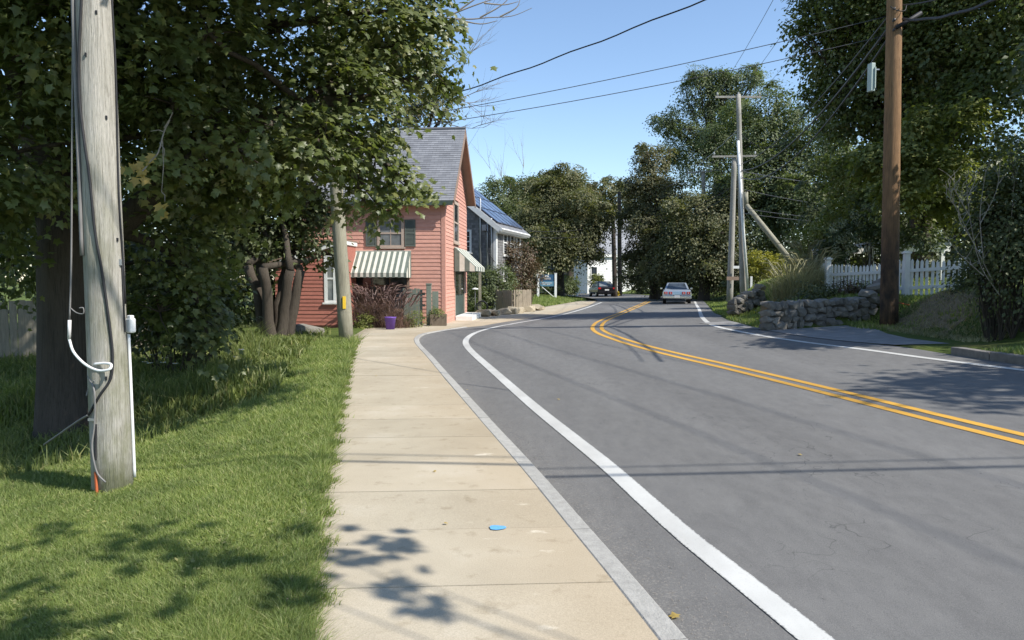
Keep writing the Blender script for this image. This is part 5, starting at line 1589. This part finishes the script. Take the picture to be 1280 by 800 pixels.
# ---- multi-stem tree before the annex
mbs = GH(345, 424); mbs.z = Z(mbs.x, mbs.y)
tree('multi_stem_tree', 'multi-stemmed tree with dark leaning trunks in shade left of the annex', mbs, .17, mbs + Vector((0, 0, 1.9)),
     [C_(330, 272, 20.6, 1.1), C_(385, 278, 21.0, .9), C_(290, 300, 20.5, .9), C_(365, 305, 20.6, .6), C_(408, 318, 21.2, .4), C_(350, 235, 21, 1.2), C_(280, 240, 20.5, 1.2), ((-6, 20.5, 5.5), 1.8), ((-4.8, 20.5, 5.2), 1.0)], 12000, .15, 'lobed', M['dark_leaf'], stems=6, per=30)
# a leaning stem up to the right
# ---- dark trees closing the left background
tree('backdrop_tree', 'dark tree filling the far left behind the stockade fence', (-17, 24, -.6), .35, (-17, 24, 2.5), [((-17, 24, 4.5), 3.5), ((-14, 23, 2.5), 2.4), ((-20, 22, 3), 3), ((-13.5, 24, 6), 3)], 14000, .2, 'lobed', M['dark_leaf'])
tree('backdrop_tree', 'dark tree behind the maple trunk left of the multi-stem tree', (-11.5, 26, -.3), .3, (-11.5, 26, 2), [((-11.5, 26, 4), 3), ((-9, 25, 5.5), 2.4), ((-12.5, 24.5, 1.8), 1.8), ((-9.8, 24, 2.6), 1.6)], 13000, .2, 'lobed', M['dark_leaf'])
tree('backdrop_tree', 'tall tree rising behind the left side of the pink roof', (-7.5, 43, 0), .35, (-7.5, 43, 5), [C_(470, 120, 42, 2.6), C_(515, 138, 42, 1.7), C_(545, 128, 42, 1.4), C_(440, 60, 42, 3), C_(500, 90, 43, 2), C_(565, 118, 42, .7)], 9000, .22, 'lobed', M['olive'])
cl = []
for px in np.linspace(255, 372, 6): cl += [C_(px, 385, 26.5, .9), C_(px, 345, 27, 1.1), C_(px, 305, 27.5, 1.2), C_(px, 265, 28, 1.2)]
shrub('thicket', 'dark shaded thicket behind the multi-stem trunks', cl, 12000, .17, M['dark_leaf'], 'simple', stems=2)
# twigs sticking out over the roof, and at the top
def bare(name, label, base, paths, r=.03, depth=2, n=5, mat='twig', spread=.5):
    e = empty(name, base); mb = MB(); b = Vector(base)
    def grow(a, d, L_, r_, lv):
        p = [a]; dd = d.copy()
        for k in range(4):
            dd = (dd + Vector((random.uniform(-1, 1), random.uniform(-1, 1), random.uniform(-.7, .9))) * .18).normalized()
            p.append(p[-1] + dd * L_ / 4)
        mb.tube(p, [r_ * (1 - .18 * k) for k in range(5)], 5)
        if lv > 0:
            for k in range(n):
                q = p[random.randint(1, 4)]
                nd = (dd + Vector((random.uniform(-1, 1), random.uniform(-1, 1), random.uniform(-.6, 1))) * spread).normalized()
                grow(q, nd, L_ * random.uniform(.4, .7), r_ * .5, lv - 1)
    for (a, c) in paths:
        a = Vector(a) - b; c = Vector(c) - b
        grow(a, (c - a).normalized(), (c - a).length, r, depth)
    mb.build('branches', M[mat], e)
    tag(e, label, 'tree')
    return e
bd = Vector((D(635, 360, 90).x, 90, 0)); bd.z = Z(bd.x, 90)
bare('bare_tree', 'leafless grey tree rising behind the grey house', bd, [(bd, D(640, 250, 90)), (D(638, 270, 90), D(622, 205, 90)), (D(640, 262, 90), D(655, 205, 90)), (D(634, 262, 90), D(606, 215, 90))], .05, 2, 4)
eb = D(570, 150, 41); 
bare('bare_limb_tree', 'half dead tree with bare grey twigs over the pink roof ridge', (eb.x - 1.5, 42.5, 0), [((eb.x - 1.5, 42.5, 0), D(545, 120, 42)), (D(548, 128, 42), D(594, 118, 41)), (D(545, 120, 42), D(596, 140, 41)), (D(548, 150, 42), D(602, 170, 41)), (D(540, 100, 42), D(580, 60, 41))], .032, 2, 5)
tb = D(560, 30, 13.5)
mb = MB()
for path in ([(548, 22), (585, 24), (610, 22), (640, 20), (665, 10)], [(560, 20), (590, 8), (620, -2), (650, -8)], [(600, 22), (625, 8), (640, -6)], [(575, 12), (600, -6), (610, -18)], [(625, 21), (645, 10), (650, 0)], [(605, 4), (630, 6), (648, 2)], [(570, 24), (600, 30), (622, 26)]):
    pts = curve_pts([D(x_, y_, 13.2 + .001 * x_) for x_, y_ in path], 4); n_ = len(pts)
    mb.tube([p - mbase for p in pts], [.016 * (1 - .75 * k / n_) for k in range(n_)], 5)
mb.tube([p - mbase for p in curve_pts([D(380, 130, 10.8), D(470, 60, 12), D(548, 22, 13.7)], 6)], [.05 - .03 * k / 12 for k in range(13)], 6)
mb.build('bare_twigs', M['twig'], mp)

# ---- centre trees
def tree_px(name, label, bx, d, r, clumps, n, size, mat, fork=.35, kind='lobed', **kw):
    b = D(bx, 360, d); b.z = Z(b.x, b.y)
    cs = [C_(*c) for c in clumps]
    zt = min(c[0].z for c in cs); f = Vector((b.x, b.y, max(b.z + 1.0, zt - .2)))
    return tree(name, label, b, r, f, cs, n, size, kind, mat, **kw)
tree_px('round_tree', 'full round olive tree behind the blue sign', 699, 62, .42, [(700, 262, 62, 3.2), (672, 278, 61, 2.6), (725, 280, 61, 2.6), (690, 308, 60.5, 2.8), (722, 306, 60.5, 2.0), (662, 315, 61, 2.0), (712, 222, 62.5, 1.5), (690, 236, 62.5, 1.6), (650, 290, 61, 1.5), (742, 288, 61.5, 1.1)], 52000, 0.19, M['olive'], per=45, kind='simple', sat=4)
tree_px('far_tree', 'olive tree behind the round one, its top browning', 712, 82, .4, [(708, 235, 82, 3.0), (725, 242, 82, 2.2), (722, 268, 82, 2.2), (690, 240, 82, 2.6)], 22000, 0.24, M['ivy'], kind='simple', sat=4)
tree_px('far_tree', 'green tree left of the round one behind the solar roof', 630, 76, .35, [(620, 250, 76, 2.6), (648, 245, 77, 2.4), (640, 280, 75, 3.2), (608, 270, 76, 2.2), (665, 240, 79, 2.2), (655, 320, 74, 2.5), (620, 310, 74, 2.5)], 30000, 0.21, M['mid_leaf'], kind='simple', sat=4)
tree_px('far_tree', 'pale distant tree above the white house roof', 775, 118, .4, [(770, 250, 118, 4), (795, 255, 118, 4.5), (750, 265, 118, 4), (820, 250, 118, 5)], 14000, 0.38, M['olive'], kind='simple', sat=4)
tree_px('far_tree', 'distant tree closing the gap left of the white house', 715, 112, .4, [(700, 320, 112, 4.5), (730, 300, 112, 4.5), (660, 310, 112, 5), (600, 300, 112, 6), (560, 300, 112, 6)], 14000, 0.38, M['mid_leaf'], kind='simple', sat=4)
# ---- right background trees
tree_px('ivy_tree', 'tall slim ivy clad tree left of the far trees', 818, 60, .4, [(818, 200, 60, 1.6), (812, 225, 60, 1.9), (822, 250, 60, 2.3), (814, 280, 60, 2.4), (832, 300, 59, 2.6), (810, 312, 60, 1.7), (820, 335, 59, 2.4), (845, 270, 60, 1.8)], 40000, 0.18, M['ivy'], per=45, kind='simple', sat=4)
tree_px('locust_tree', 'tall airy locust tree behind the far poles', 895, 70, .45, [(850, 150, 70, 2.0), (878, 118, 70, 2.4), (862, 185, 70, 2.6), (905, 140, 70, 2.8), (900, 105, 70, 1.8), (925, 110, 70, 2.0), (880, 200, 69, 3.2), (920, 180, 69, 3.0), (838, 165, 70, 1.1), (868, 100, 70, 1.1), (935, 90, 70, .9)], 34000, 0.19, M['locust'], per=40, sub=.36, kind='simple', sat=4)
tree_px('broad_tree', 'broad dark maple behind the far poles, right of the locust', 965, 56, .45, [(965, 140, 56, 2.4), (945, 180, 56, 2.8), (985, 165, 56, 2.6), (960, 230, 55, 3.4), (1000, 220, 55, 3.0), (930, 240, 55, 2.8), (985, 280, 54, 3.0), (1025, 260, 52, 2.6), (940, 290, 54, 2.5), (1030, 190, 54, 2.6)], 56000, 0.19, M['mid_leaf'], per=45, kind='simple', sat=4)
tree_px('dark_tree', 'low dark tree overhanging the road behind the silver car', 880, 54, .4, [(870, 268, 54, 2.2), (900, 275, 54, 2.2), (860, 305, 54, 2.6), (895, 310, 53, 2.4), (840, 325, 55, 1.8), (870, 340, 55, 1.8), (905, 340, 54, 1.6), (915, 250, 55, 2.0)], 38000, 0.18, M['olive'], per=45, kind='simple', sat=4)
for k, (a, b, d, lab) in enumerate(((790, 832, 80, 'dark hedge mass at the shaded bend beside the dark poles'), (835, 905, 62, 'dark hedge under the trees behind the silver car'), (930, 1010, 50, 'dark shrubbery under the broad tree right of the far poles'))):
    cl = []
    for px in np.linspace(a, b, 7): cl += [C_(px, 350, d, 1.7), C_(px, 330, d + 1.5, 1.9)]
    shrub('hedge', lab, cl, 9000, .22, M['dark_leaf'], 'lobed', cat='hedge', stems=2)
# ---- near right trees
tree_px('maple_tree', 'big dark maple towering behind the brown pole', 1150, 27, .4, [(1040, 60, 28, 1.5), (1062, 110, 28, 1.6), (1045, 25, 28, 1.4), (1085, 60, 28, 2.0), (1090, -10, 27, 2.2), (1140, 30, 26, 2.2), (1120, 110, 27, 1.8), (1190, 60, 25, 2.0), (1170, 140, 25.5, 1.6), (1230, 30, 24, 2.0), (1240, 110, 23.5, 1.7), (1215, 180, 24, 1.4), (1275, 60, 23, 1.8), (1070, 165, 28, 1.3), (1120, 190, 27, 1.4), (1032, 120, 29, 1.0), (1170, -60, 25, 2.6), (1260, -50, 23, 2.4), (1060, -60, 27, 2.2)], 62000, .16, M['maple'], per=36, sat=2, kind='simple')
tree_px('young_tree', 'yellow green tree with open leaves behind the picket fence', 1150, 25.5, .12, [(1140, 190, 23, .8), (1095, 200, 23.5, .7), (1180, 215, 22.5, .8), (1120, 240, 23, .8), (1165, 255, 25, .7), (1065, 215, 27.5, .8), (1200, 250, 24.5, .7), (1085, 250, 26, .7), (1150, 150, 23, .6), (1210, 140, 22, .5)], 12000, .15, M['lime'], per=30)
for k, (px0, px1, d, lab) in enumerate(((1030, 1170, 33, 'dark green thicket behind the fence, left part'), (1160, 1330, 27, 'dark green thicket behind the fence at the right edge'))):
    cl = []
    for px in np.linspace(px0, px1, 7): cl += [C_(px, 345, d - .5, 1.1), C_(px, 315, d, 1.1), C_(px, 270, d + 1, 1.3), C_(px, 225, d + 1.5, 1.4)]
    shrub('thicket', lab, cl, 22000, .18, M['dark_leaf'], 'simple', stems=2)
# hydrangea with pale heads
hy = shrub('hydrangea', 'hydrangea bush with pale green flower heads behind the picket fence', [C_(1050, 300, 25, .55), C_(1075, 280, 25, .6), (D(1098, 300, 24), .5), C_(1040, 320, 25, .5), C_(1085, 255, 25.5, .45), C_(1120, 290, 23.5, .5), C_(1155, 300, 22.8, .5)], 5000, .12, M['hydrangea_leaf'])
hb = hy.location
for (px, py) in [(1042, 285), (1052, 278), (1060, 292), (1068, 268), (1075, 280), (1082, 262), (1088, 285), (1092, 272), (1058, 305), (1070, 298), (1050, 298), (1045, 310), (1100, 290), (1065, 310), (1090, 258), (1102, 262), (1124, 292), (1118, 275)]:
    c = np.array(D(px, py, 24.4 + random.uniform(-.1, .1)) - hb)
    d_ = sphere_dirs(90); hd_ = obj('flower_head', leaves_mesh('flower_head', c + d_ * np.array([.13, .13, .17]) * rng.uniform(.7, 1, (90, 1)), d_, .07, 'simple', M['blossom']), hy); hd_['kind'] = 'stuff'
# dark bush at the right edge with bare twigs
bu = shrub('tangled_shrub', 'dark tangled shrub with bare grey twigs at the right edge', [C_(1225, 335, 14.6, .45), C_(1250, 300, 14.4, .8), C_(1275, 260, 14.2, .8), C_(1240, 250, 14.6, .6), C_(1275, 340, 14.2, .7), C_(1300, 200, 14.2, .9), C_(1222, 285, 14.8, .3), C_(1310, 320, 14, .9)], 12000, .085, M['dark_leaf'], stems=8)
mb = MB(); bl = bu.location
for path in ([(1250, 370), (1225, 330), (1212, 270), (1208, 222)], [(1240, 350), (1215, 300), (1192, 255), (1180, 240)], [(1230, 330), (1225, 270), (1232, 215)], [(1215, 300), (1198, 270), (1204, 230)], [(1225, 280), (1245, 240), (1250, 205)], [(1250, 340), (1262, 290), (1268, 225)], [(1212, 270), (1195, 240), (1192, 225)], [(1208, 250), (1218, 228), (1222, 212)], [(1192, 255), (1185, 225)], [(1230, 345), (1200, 318), (1186, 300)]):
    pts = curve_pts([D(x_, y_, 13.9) for x_, y_ in path], 4); n_ = len(pts)
    mb.tube([p - bl for p in pts], [.009 * (1 - .7 * k / n_) for k in range(n_)], 5)
    for k in range(7):
        q = random.choice(pts[2:]); e_ = q + Vector((random.uniform(-.25, .25), random.uniform(-.1, .1), random.uniform(.05, .3)))
        mb.tube([q - bl, q.lerp(e_, .5) - bl + Vector((.02, 0, .01)), e_ - bl], [.006, .004, .002], 4)
mb.build('bare_twigs', M['twig'], bu)
# off to the right, out of frame: the street trees whose shade falls on the road and lawn
tree('street_tree', 'leafy street tree right of the camera shading the lawn', (13.2, -6.0, .6), .09, (12.6, -5.4, 6), [((3.75, 1.7, 5.0), .34), ((3.3, 2.15, 5.2), .34), ((2.75, 1.65, 5.0), .42), ((2.2, 2.3, 5.0), .42), ((1.75, 1.5, 5.0), .4), ((2.4, 1.05, 5.2), .34), ((1.5, 2.7, 5.1), .3), ((13, -6.5, 9), 2.4)], 1900, .13, 'maple', M['maple'], per=7, sub=.17, twigs=4, limb_r=.016)
tree('street_tree', 'street tree beyond the right edge shading the road', (15.2, 5.0, 1.2), .3, (15.2, 5, 4.5), [((13.6, 6.4, 8.2), 1.2), ((14.5, 5.2, 9.2), 1.8), ((15.5, 5.0, 8), 2.0), ((13.2, 7.0, 6.8), .8), ((13.9, 8.0, 7.3), .9), ((16.2, 9.2, 7.5), 2.0), ((14.6, 8.6, 6.0), 1.0), ((16, 11.5, 6.2), 1.6)], 11000, .2, 'simple', M['maple'], per=30)
tree('street_tree', 'second street tree beyond the right edge shading the driveway', (18.5, 13.5, 1.4), .3, (18.5, 13.5, 4.0), [((12.2, 13.2, 6.4), 1.1), ((13.7, 14.2, 7.0), 1.5), ((11.6, 12.4, 6.9), .7), ((14.5, 12.5, 7.5), 1.4), ((17.2, 13.0, 6.5), 1.8), ((16.0, 13.2, 5.2), 1.2), ((18.5, 14, 8), 2.2), ((16.5, 15.5, 6.5), 1.6), ((12.9, 16.5, 6.3), 1.1), ((13.4, 17.6, 6.8), 1.2), ((11.6, 15.9, 6.5), .6), ((15.4, 18.2, 8), 1.7), ((14.6, 19.3, 7.6), 1.1), ((17.5, 10.8, 7.5), 1.6)], 32000, .2, 'simple', M['dark_leaf'], per=30)
# ================================================================== GRASS AND SMALL PLANTS
def stuff(name, me, label, cat):
    o = obj(name, me); tag(o, label, cat, kind='stuff'); return o
def lawn_pts(n, y0, y1, xf, p=1.7):
    u = rng.uniform(0, 1, n)
    k = 1 - p
    y = (y0 ** k + u * (y1 ** k - y0 ** k)) ** (1 / k)
    a, b = xf(y)
    x = a + (b - a) * rng.uniform(0, 1, n)
    return x, y
def patch_noise(x, y, s):
    return (np.sin(x * s + 1.3 * np.sin(y * s * .7)) + np.sin(y * s * 1.1 + 1.7 * np.sin(x * s * .6 + 1)) + np.sin((x + y) * s * 1.9) * .6) / 2.6
# mown lawn on the left
x, y = lawn_pts(420000, 2.3, 20, lambda y: (np.maximum(-.75 * y - .8, xs(y) - 6.5), xs(y) + .02))
s_ = xs(y) - x
SC = lambda y: np.interp(y, [-5, 5, 6.5, 7.6, 9.6, 10.7, 12.5], [3.9, 3.6, 3.0, 2.15, 1.45, .85, .9])
mown = s_ < SC(y) + .12 + .1 * np.sin(y * 5)
x, y, s_ = x[mown], y[mown], s_[mown]
z = H(x, y) - .008
pn = patch_noise(x, y, 2.3)
h = (.034 + .018 * rng.uniform(0, 1, len(x)) + .012 * pn) * (1 + .10 * np.maximum(0, y - 4)) * (1 + .8 * (s_ < .15))
wd = .00095 * y ** .85 * rng.uniform(.7, 1.3, len(x)) + .0006
stuff('lawn_grass', blades_mesh('lawn_grass', np.stack([x, y, z], 1), h, wd, M['grass'], .95), 'short mown lawn grass on the left slope', 'grass')
# broad leaved weeds and clover in the turf
n = 7000
x, y = lawn_pts(n, 2.3, 13, lambda y: (np.maximum(-.75 * y - .8, xs(y) - 4.5), xs(y) - .02), 1.7)
kk = patch_noise(x, y, 3.1) > .1; x, y = x[kk], y[kk]
pos = np.stack([x, y, H(x, y) + .03], 1)
stuff('lawn_clover', leaves_mesh('lawn_clover', pos, sphere_dirs(len(x)) * .3, .03, 'simple', M['weeds'], 1.2, .35, 0), 'clover and broad leaved weeds in the left lawn', 'weeds')
# ragged fringe over the sidewalk edge
n = 20000
y = rng.uniform(2.2, 19, n) ** 1.0; x = xs(y) + rng.normal(-.05, .05, n) + .05 * np.sin(y * 9) + .03 * np.sin(y * 23)
h = rng.uniform(.025, .065, n); wd = .0009 * y ** .85 * rng.uniform(.7, 1.3, n)
stuff('edge_grass', blades_mesh('edge_grass', np.stack([x, y, H(x, y) * 0 - .004], 1), h, wd, M['grass'], .5, 2, (.45, 0, 0)), 'grass fringe hanging over the left sidewalk edge', 'grass')
# taller rough grass beyond the mown part
n = 75000
x, y = lawn_pts(n, 5.5, 22, lambda y: (np.maximum(-.75 * y - .8, xs(y) - 8), xs(y) - .25), 1.2)
s_ = xs(y) - x
rough = s_ > SC(y) + .1
rough &= ~((y > 19) & (x > -4.2)) 
rough &= np.hypot(x - mbase.x, y - mbase.y) > .5
x, y = x[rough], y[rough]
h = rng.uniform(.10, .26, len(x)) * (1 + .5 * patch_noise(x, y, 1.6)); wd = .0016 * y ** .8 * rng.uniform(.6, 1.4, len(x))
stuff('rough_grass', blades_mesh('rough_grass', np.stack([x, y, H(x, y) - .01], 1), h, wd, M['weeds'], .45, 2), 'long rough grass beyond the mown lawn', 'grass')
# weeds clumps
def weed_clump(name, label, p, r, h, n, mat, w=.006, lean=.35, cat='plant', zoff=0, leaf=None, group=None):
    e = empty(name, p); 
    a = rng.uniform(0, 2 * np.pi, n); rr = r * np.sqrt(rng.uniform(0, 1, n))
    pos = np.stack([rr * np.cos(a), rr * np.sin(a), np.zeros(n)], 1)
    pos[:, 2] = H(pos[:, 0] + p.x, pos[:, 1] + p.y) - p.z - .02 + zoff
    hh = h * rng.uniform(.55, 1.1, n)
    obj('blades', blades_mesh('blades', pos, hh, np.full(n, w), mat, lean, 2), e)
    tag(e, label, cat, group); return e
for k, (px, py, r, h) in enumerate([(205, 520, .3, .35), (215, 505, .25, .3), (285, 470, .35, .5), (300, 455, .4, .55), (255, 480, .3, .45), (310, 435, .4, .7), (10, 560, .3, .3), (-5, 575, .3, .35), (230, 500, .25, .35), (330, 440, .4, .5)]):
    p = GH(px, py)
    weed_clump('weed_clump', ['tufted weed at the lawn edge right of the near pole', 'second tufted weed by the lawn edge', 'bushy weed in the rough grass', 'taller bushy weed in the rough grass', 'weed beside the shrub under the maple', 'tallest weed in the rough before the dark trunks', 'weed at the left frame edge in shade', 'weed clump at the extreme left', 'thin weed in the shaded grass', 'weed before the boulder'][k], p, r, h, 170, M['weeds'], .006, .5)
# daisies by the fence
for k, (px, py) in enumerate([(192, 455), (200, 453), (207, 459), (213, 452), (188, 462), (182, 458), (205, 465), (220, 460), (296, 455), (302, 448)]):
    p = GH(px, py + 14); e = empty('daisy', p); hz = .32 + random.uniform(-.06, .08)
    MB().tube([(0, 0, 0), (.02, 0, hz * .5), (0, 0, hz)], .005, 5).build('stalk', M['weeds'], e)
    MB().lathe((0, 0, hz), [(.01, 0), (.055, .012), (.05, .02), (.012, .014)], 9).build('petals', M['white_petal'], e)
    MB().lathe((0, 0, hz + .014), [(.016, 0), (.012, .012), (.004, .016)], 7).build('disc', M['yellow_petal'], e)
    tag(e, 'white daisy in the long grass near the stockade fence', 'flower', 'white daisies in the long grass')
# low shrub under the maple
shrub('maple_sapling', 'dense dark leafy undergrowth below the maple beside the near pole', [C_(215, 400, 13.4, .6), C_(250, 410, 13.6, .5), C_(190, 360, 13.6, .7), C_(270, 370, 13.8, .5), C_(235, 350, 13.6, .6), C_(180, 410, 14, .5)], 6500, .11, M['dark_leaf'], 'lobed', per=25)
# ---- right bank
x, y = lawn_pts(90000, 9, 46, lambda y: (xr(y) + .12, xr(y) + 7.0), 1.3)
driv = (y > 12.6) & (y < yw(x) + .15) & (x < 9.9)
pole_strip = (np.hypot(x - b3.x, (y - b3.y) * .8) < .9)
dirtm = (x > 9.2) & (y > 14.5) & (y < 19.5) & (patch_noise(x, y, 2.0) > .35)
ok = (~driv | pole_strip) & ~dirtm & (x < .75 * y + 1.0)
x, y = x[ok], y[ok]
h = rng.uniform(.06, .13, len(x)) * (1 + .5 * patch_noise(x, y, 1.6)); wd = .0016 * y ** .85 * rng.uniform(.6, 1.4, len(x))
stuff('bank_grass', blades_mesh('bank_grass', np.stack([x, y, H(x, y) - .01], 1), h, wd, M['grass'], .45), 'mown grass on the right hand bank', 'grass')
# dry dirt patch by the fence
def patch(name, fn, u0, u1, v0, v1, nu, nv, mat, dz):
    U, V = np.meshgrid(np.linspace(u0, u1, nu), np.linspace(v0, v1, nv))
    X_, Y_ = fn(U, V)
    o = obj(name, np_mesh(name, np.stack([X_, Y_, H(X_, Y_) + dz], -1).reshape(-1, 3), grid_faces(nu, nv), mat)); tag(o, kind='structure'); return o
patch('dirt_bank', lambda u, v: (10.2 + u * (.8 + .25 * np.sin(5 * v)) , 17.2 + v * (1.3 + .3 * np.sin(4 * u))), -1, 1, -1, 1, 16, 20, M['dirt'], .015)
xd = 10.4 + 1.5 * rng.uniform(-1, 1, 9000); yd = 16.6 + 2.2 * rng.uniform(-1, 1, 9000)
stuff('dry_grass', blades_mesh('dry_grass', np.stack([xd, yd, H(xd, yd)], 1), rng.uniform(.03, .11, 9000), rng.uniform(.006, .014, 9000), M['straw'], .9), 'sparse dry grass and litter on the dirt bank', 'grass')
# far lawn by the blue sign
x = rng.uniform(-1, 1, 14000); y = 40 + 22 * rng.uniform(0, 1, 14000) ** 1.0
x = xs(y) - .3 - 4.5 * rng.uniform(0, 1, 14000)
stuff('far_grass', blades_mesh('far_grass', np.stack([x, y, H(x, y) - .01], 1), rng.uniform(.08, .2, 14000), np.full(14000, .03), M['grass'], .4), 'grass around the blue sign beyond the houses', 'grass')

# ---- ornamental grass on the bank and plants above the stone wall
def fountain(name, label, p, r, h, n, mat, plume_mat, n_pl, w=.008, pl=.02, lean=.6):
    e = weed_clump(name, label, p, r, h, n, mat, w, lean, cat='ornamental grass')
    mb = MB()
    for k in range(n_pl):
        a = random.uniform(0, 2 * math.pi); b0 = Vector((math.cos(a), math.sin(a), 0)) * r * random.uniform(0, .8)
        o_ = Vector((math.cos(a + random.uniform(-.7, .7)), math.sin(a), 0)); L_ = h * random.uniform(.95, 1.35)
        p1 = b0 + o_ * L_ * .18 + Vector((0, 0, L_ * .75)); p2_ = b0 + o_ * L_ * .34 + Vector((0, 0, L_ * .97)); p3_ = b0 + o_ * L_ * .52 + Vector((0, 0, L_ * 1.0))
        mb.tube([p1, p1.lerp(p2_, .5), p2_, p3_], [pl * .3, pl, pl * .9, pl * .15], 5)
    mb.build('plumes', plume_mat, e)
    return e
for k, (px, py, d, r, h, lab) in enumerate([(988, 372, 22.5, .5, .95, 'straw coloured ornamental grass on the bank, front tuft'), (1012, 368, 23.5, .5, 1.1, 'straw coloured ornamental grass by the white fence end'), (1008, 350, 25.5, .5, 1.0, 'tall pale ornamental grass behind the front tuft')]):
    p = D(px, py, d); p.z = Z(p.x, p.y)
    fountain('ornamental_grass', lab, p, r, h, 1300, M['straw'], M['straw'], 40, .006, .018)
for k, (px, d, hh, mat, lab) in enumerate([(985, 20.0, .5, 'hydrangea_leaf', 'dark low plant on the left end of the stone wall'), (1020, 20.4, .5, 'dark_leaf', 'dark bushy plant above the middle of the stone wall'), (1055, 20.8, .42, 'rust', 'reddish flowering plant above the stone wall'), (1085, 21.0, .36, 'dark_leaf', 'dark low plant on the stone wall before the pickets'), (1215, 17.6, .45, 'dark_leaf', 'dark ivy clump at the right end of the pickets')]):
    p = D(px, 368, d); p.z = Z(p.x, p.y)
    shrub('low_plant', lab, [(p + Vector((0, 0, hh * .4)), (.55, .45, hh * .6)), (p + Vector((.35, .1, hh * .3)), (.4, .4, hh * .45))], 1500, .07, M[mat], per=25, cat='plant')
p = D(1038, 366, 24); shrub('climbing_plant', 'reddish vine over the white fence end post', [(D(1022, 325, 25.5), .45), (D(1030, 345, 25), .5), (D(1012, 340, 26), .45)], 1600, .08, M['rust'])
shrub('golden_bush', 'bright yellow green privet bush behind the far poles', [C_(952, 326, 48, .8), C_(970, 332, 47.5, .7), C_(940, 335, 48, .6), C_(958, 345, 48, .8)], 4500, .13, M['golden'])
shrub('lime_shrub', 'loose lime green shrub above the ornamental grass', [C_(1035, 290, 27, .7), C_(1015, 300, 27.5, .6), C_(1050, 262, 27.5, .7)], 3000, .12, M['lime'])
# ---- by the pink house
for k, (px, py, d, r, h) in enumerate([(460, 409, 25.4, .5, 1.0), (482, 409, 25.2, .5, 1.05), (500, 410, 25.0, .45, .9), (470, 407, 26.0, .5, 1.15)]):
    p = D(px, py, d); p.z = Z(p.x, p.y) if p.x < xs(p.y) else 0.0
    e = fountain('purple_grass', ['leftmost purple fountain grass by the pale pole', 'middle purple fountain grass behind the bucket', 'right purple fountain grass near the green gate', 'back purple fountain grass under the awning'][k], Vector((p.x, p.y, 0.0)), r, h, 500, M['plume'], M['plume'], 42, .007, .024, .75)
    e.children[0].location.z = 0
shrub('flowering_plant', 'bright green plant with white flowers before the green gate', [C_(520, 398, 25.2, .3), C_(512, 402, 25, .22)], 900, .05, M['weeds'], cat='plant')
shrub('flowering_plant', 'green and yellow plant at the foot of the pale pole', [C_(458, 403, 24.6, .3), C_(450, 408, 24.4, .22)], 900, .06, M['lime'], cat='plant')
shrub('planter_flowers', 'low flowers growing in the wooden planter box', [(Vector((pp.x, pp.y, .45)), (.28, .16, .14))], 500, .05, M['weeds'], cat='plant')
shrub('garden_shrub', 'green shrub between the pink house step and the post', [C_(594, 372, 36, .6), C_(590, 350, 37, .6), C_(600, 385, 35, .45)], 3500, .09, M['mid_leaf'])
shrub('garden_shrub', 'dark green shrub below the grey house corner', [C_(612, 355, 37, .8), C_(625, 345, 37.3, .7), C_(632, 365, 37, .6), C_(608, 375, 36.6, .6)], 4500, .10, M['mid_leaf'])
shrub('rusty_shrub', 'tall rusty leaved shrub behind the board fence panels', [C_(645, 335, 40, .8), C_(655, 318, 40.5, .8), C_(640, 310, 40, .6), C_(665, 345, 40, .7), C_(650, 360, 39.5, .7), C_(668, 328, 41, .5)], 6000, .11, M['rust'], stems=8)
shrub('round_bush', 'clipped round bush between the sign and the white house', [C_(713, 356, 70, .9), C_(704, 359, 69, .6)], 3000, .14, M['mid_leaf'])
shrub('round_bush', 'light green bush below the white house window', [C_(745, 352, 82, .8), C_(749, 347, 82, .5)], 2000, .16, M['lime'])
shrub('hedge_bush', 'green shrub behind the blue sign', [C_(672, 360, 60, .9), C_(690, 362, 61, .8), C_(660, 355, 60, .9)], 3500, .15, M['mid_leaf'])
# ---- fallen leaves and grit
fl = [(845, 775, .06, 'yellow leaf on the asphalt beside the near kerb'), (470, 470, .04, 'small leaf near the lawn side of the sidewalk'), (545, 590, .03, 'tiny leaf on the middle of the sidewalk'), (556, 655, .03, 'small leaf left of the blue survey spot'),
      (585, 488, .04, 'leaf on the sidewalk close to the kerb'), (700, 500, .05, 'leaf on the road inside the white edge line'), (690, 618, .05, 'leaf lying in the gutter'), (1000, 570, .04, 'lone leaf in the middle of the near lane')]
lf = np_mesh('fallen_leaf', V_ * 1.0, T_, M['maple_dead'])
for k, (px, py, sz, lab) in enumerate(fl):
    rd = px > 640
    p = GR(px, py) if rd else G(px, py); o = obj('fallen_leaf', lf)
    o.location = (p.x, p.y, p.z + .014); o.scale = (sz,) * 3; o.rotation_euler = (random.uniform(-.2, .2), random.uniform(-.2, .2), random.uniform(0, 6))
    tag(o, 'fallen ' + lab, 'leaf', 'fallen leaves on the pavement')
n = 2600
y = 2.5 + 14 * rng.uniform(0, 1, n) ** 1.4; x = xl(y) + np.abs(rng.normal(.0, .28, n)) + .02
pv = np.array([(-1, -.7, 0), (1, -.6, 0), (.8, .8, 0), (-.7, .9, 0), (0, 0, 1.0)])
pf = np.array([(0, 1, 4), (1, 2, 4), (2, 3, 4), (3, 0, 4)])
sz = rng.uniform(.002, .0055, n)[:, None, None]
v = np.stack([x, y, zroad(x, y) + .001], 1)[:, None, :] + sz * pv[None]
stuff('gutter_grit', np_mesh('gutter_grit', v.reshape(-1, 3), (pf[None] + (np.arange(n) * 5)[:, None, None]).reshape(-1, 3), M['dark_kerb']), 'loose sand and grit in the gutter beside the kerb', 'gravel')
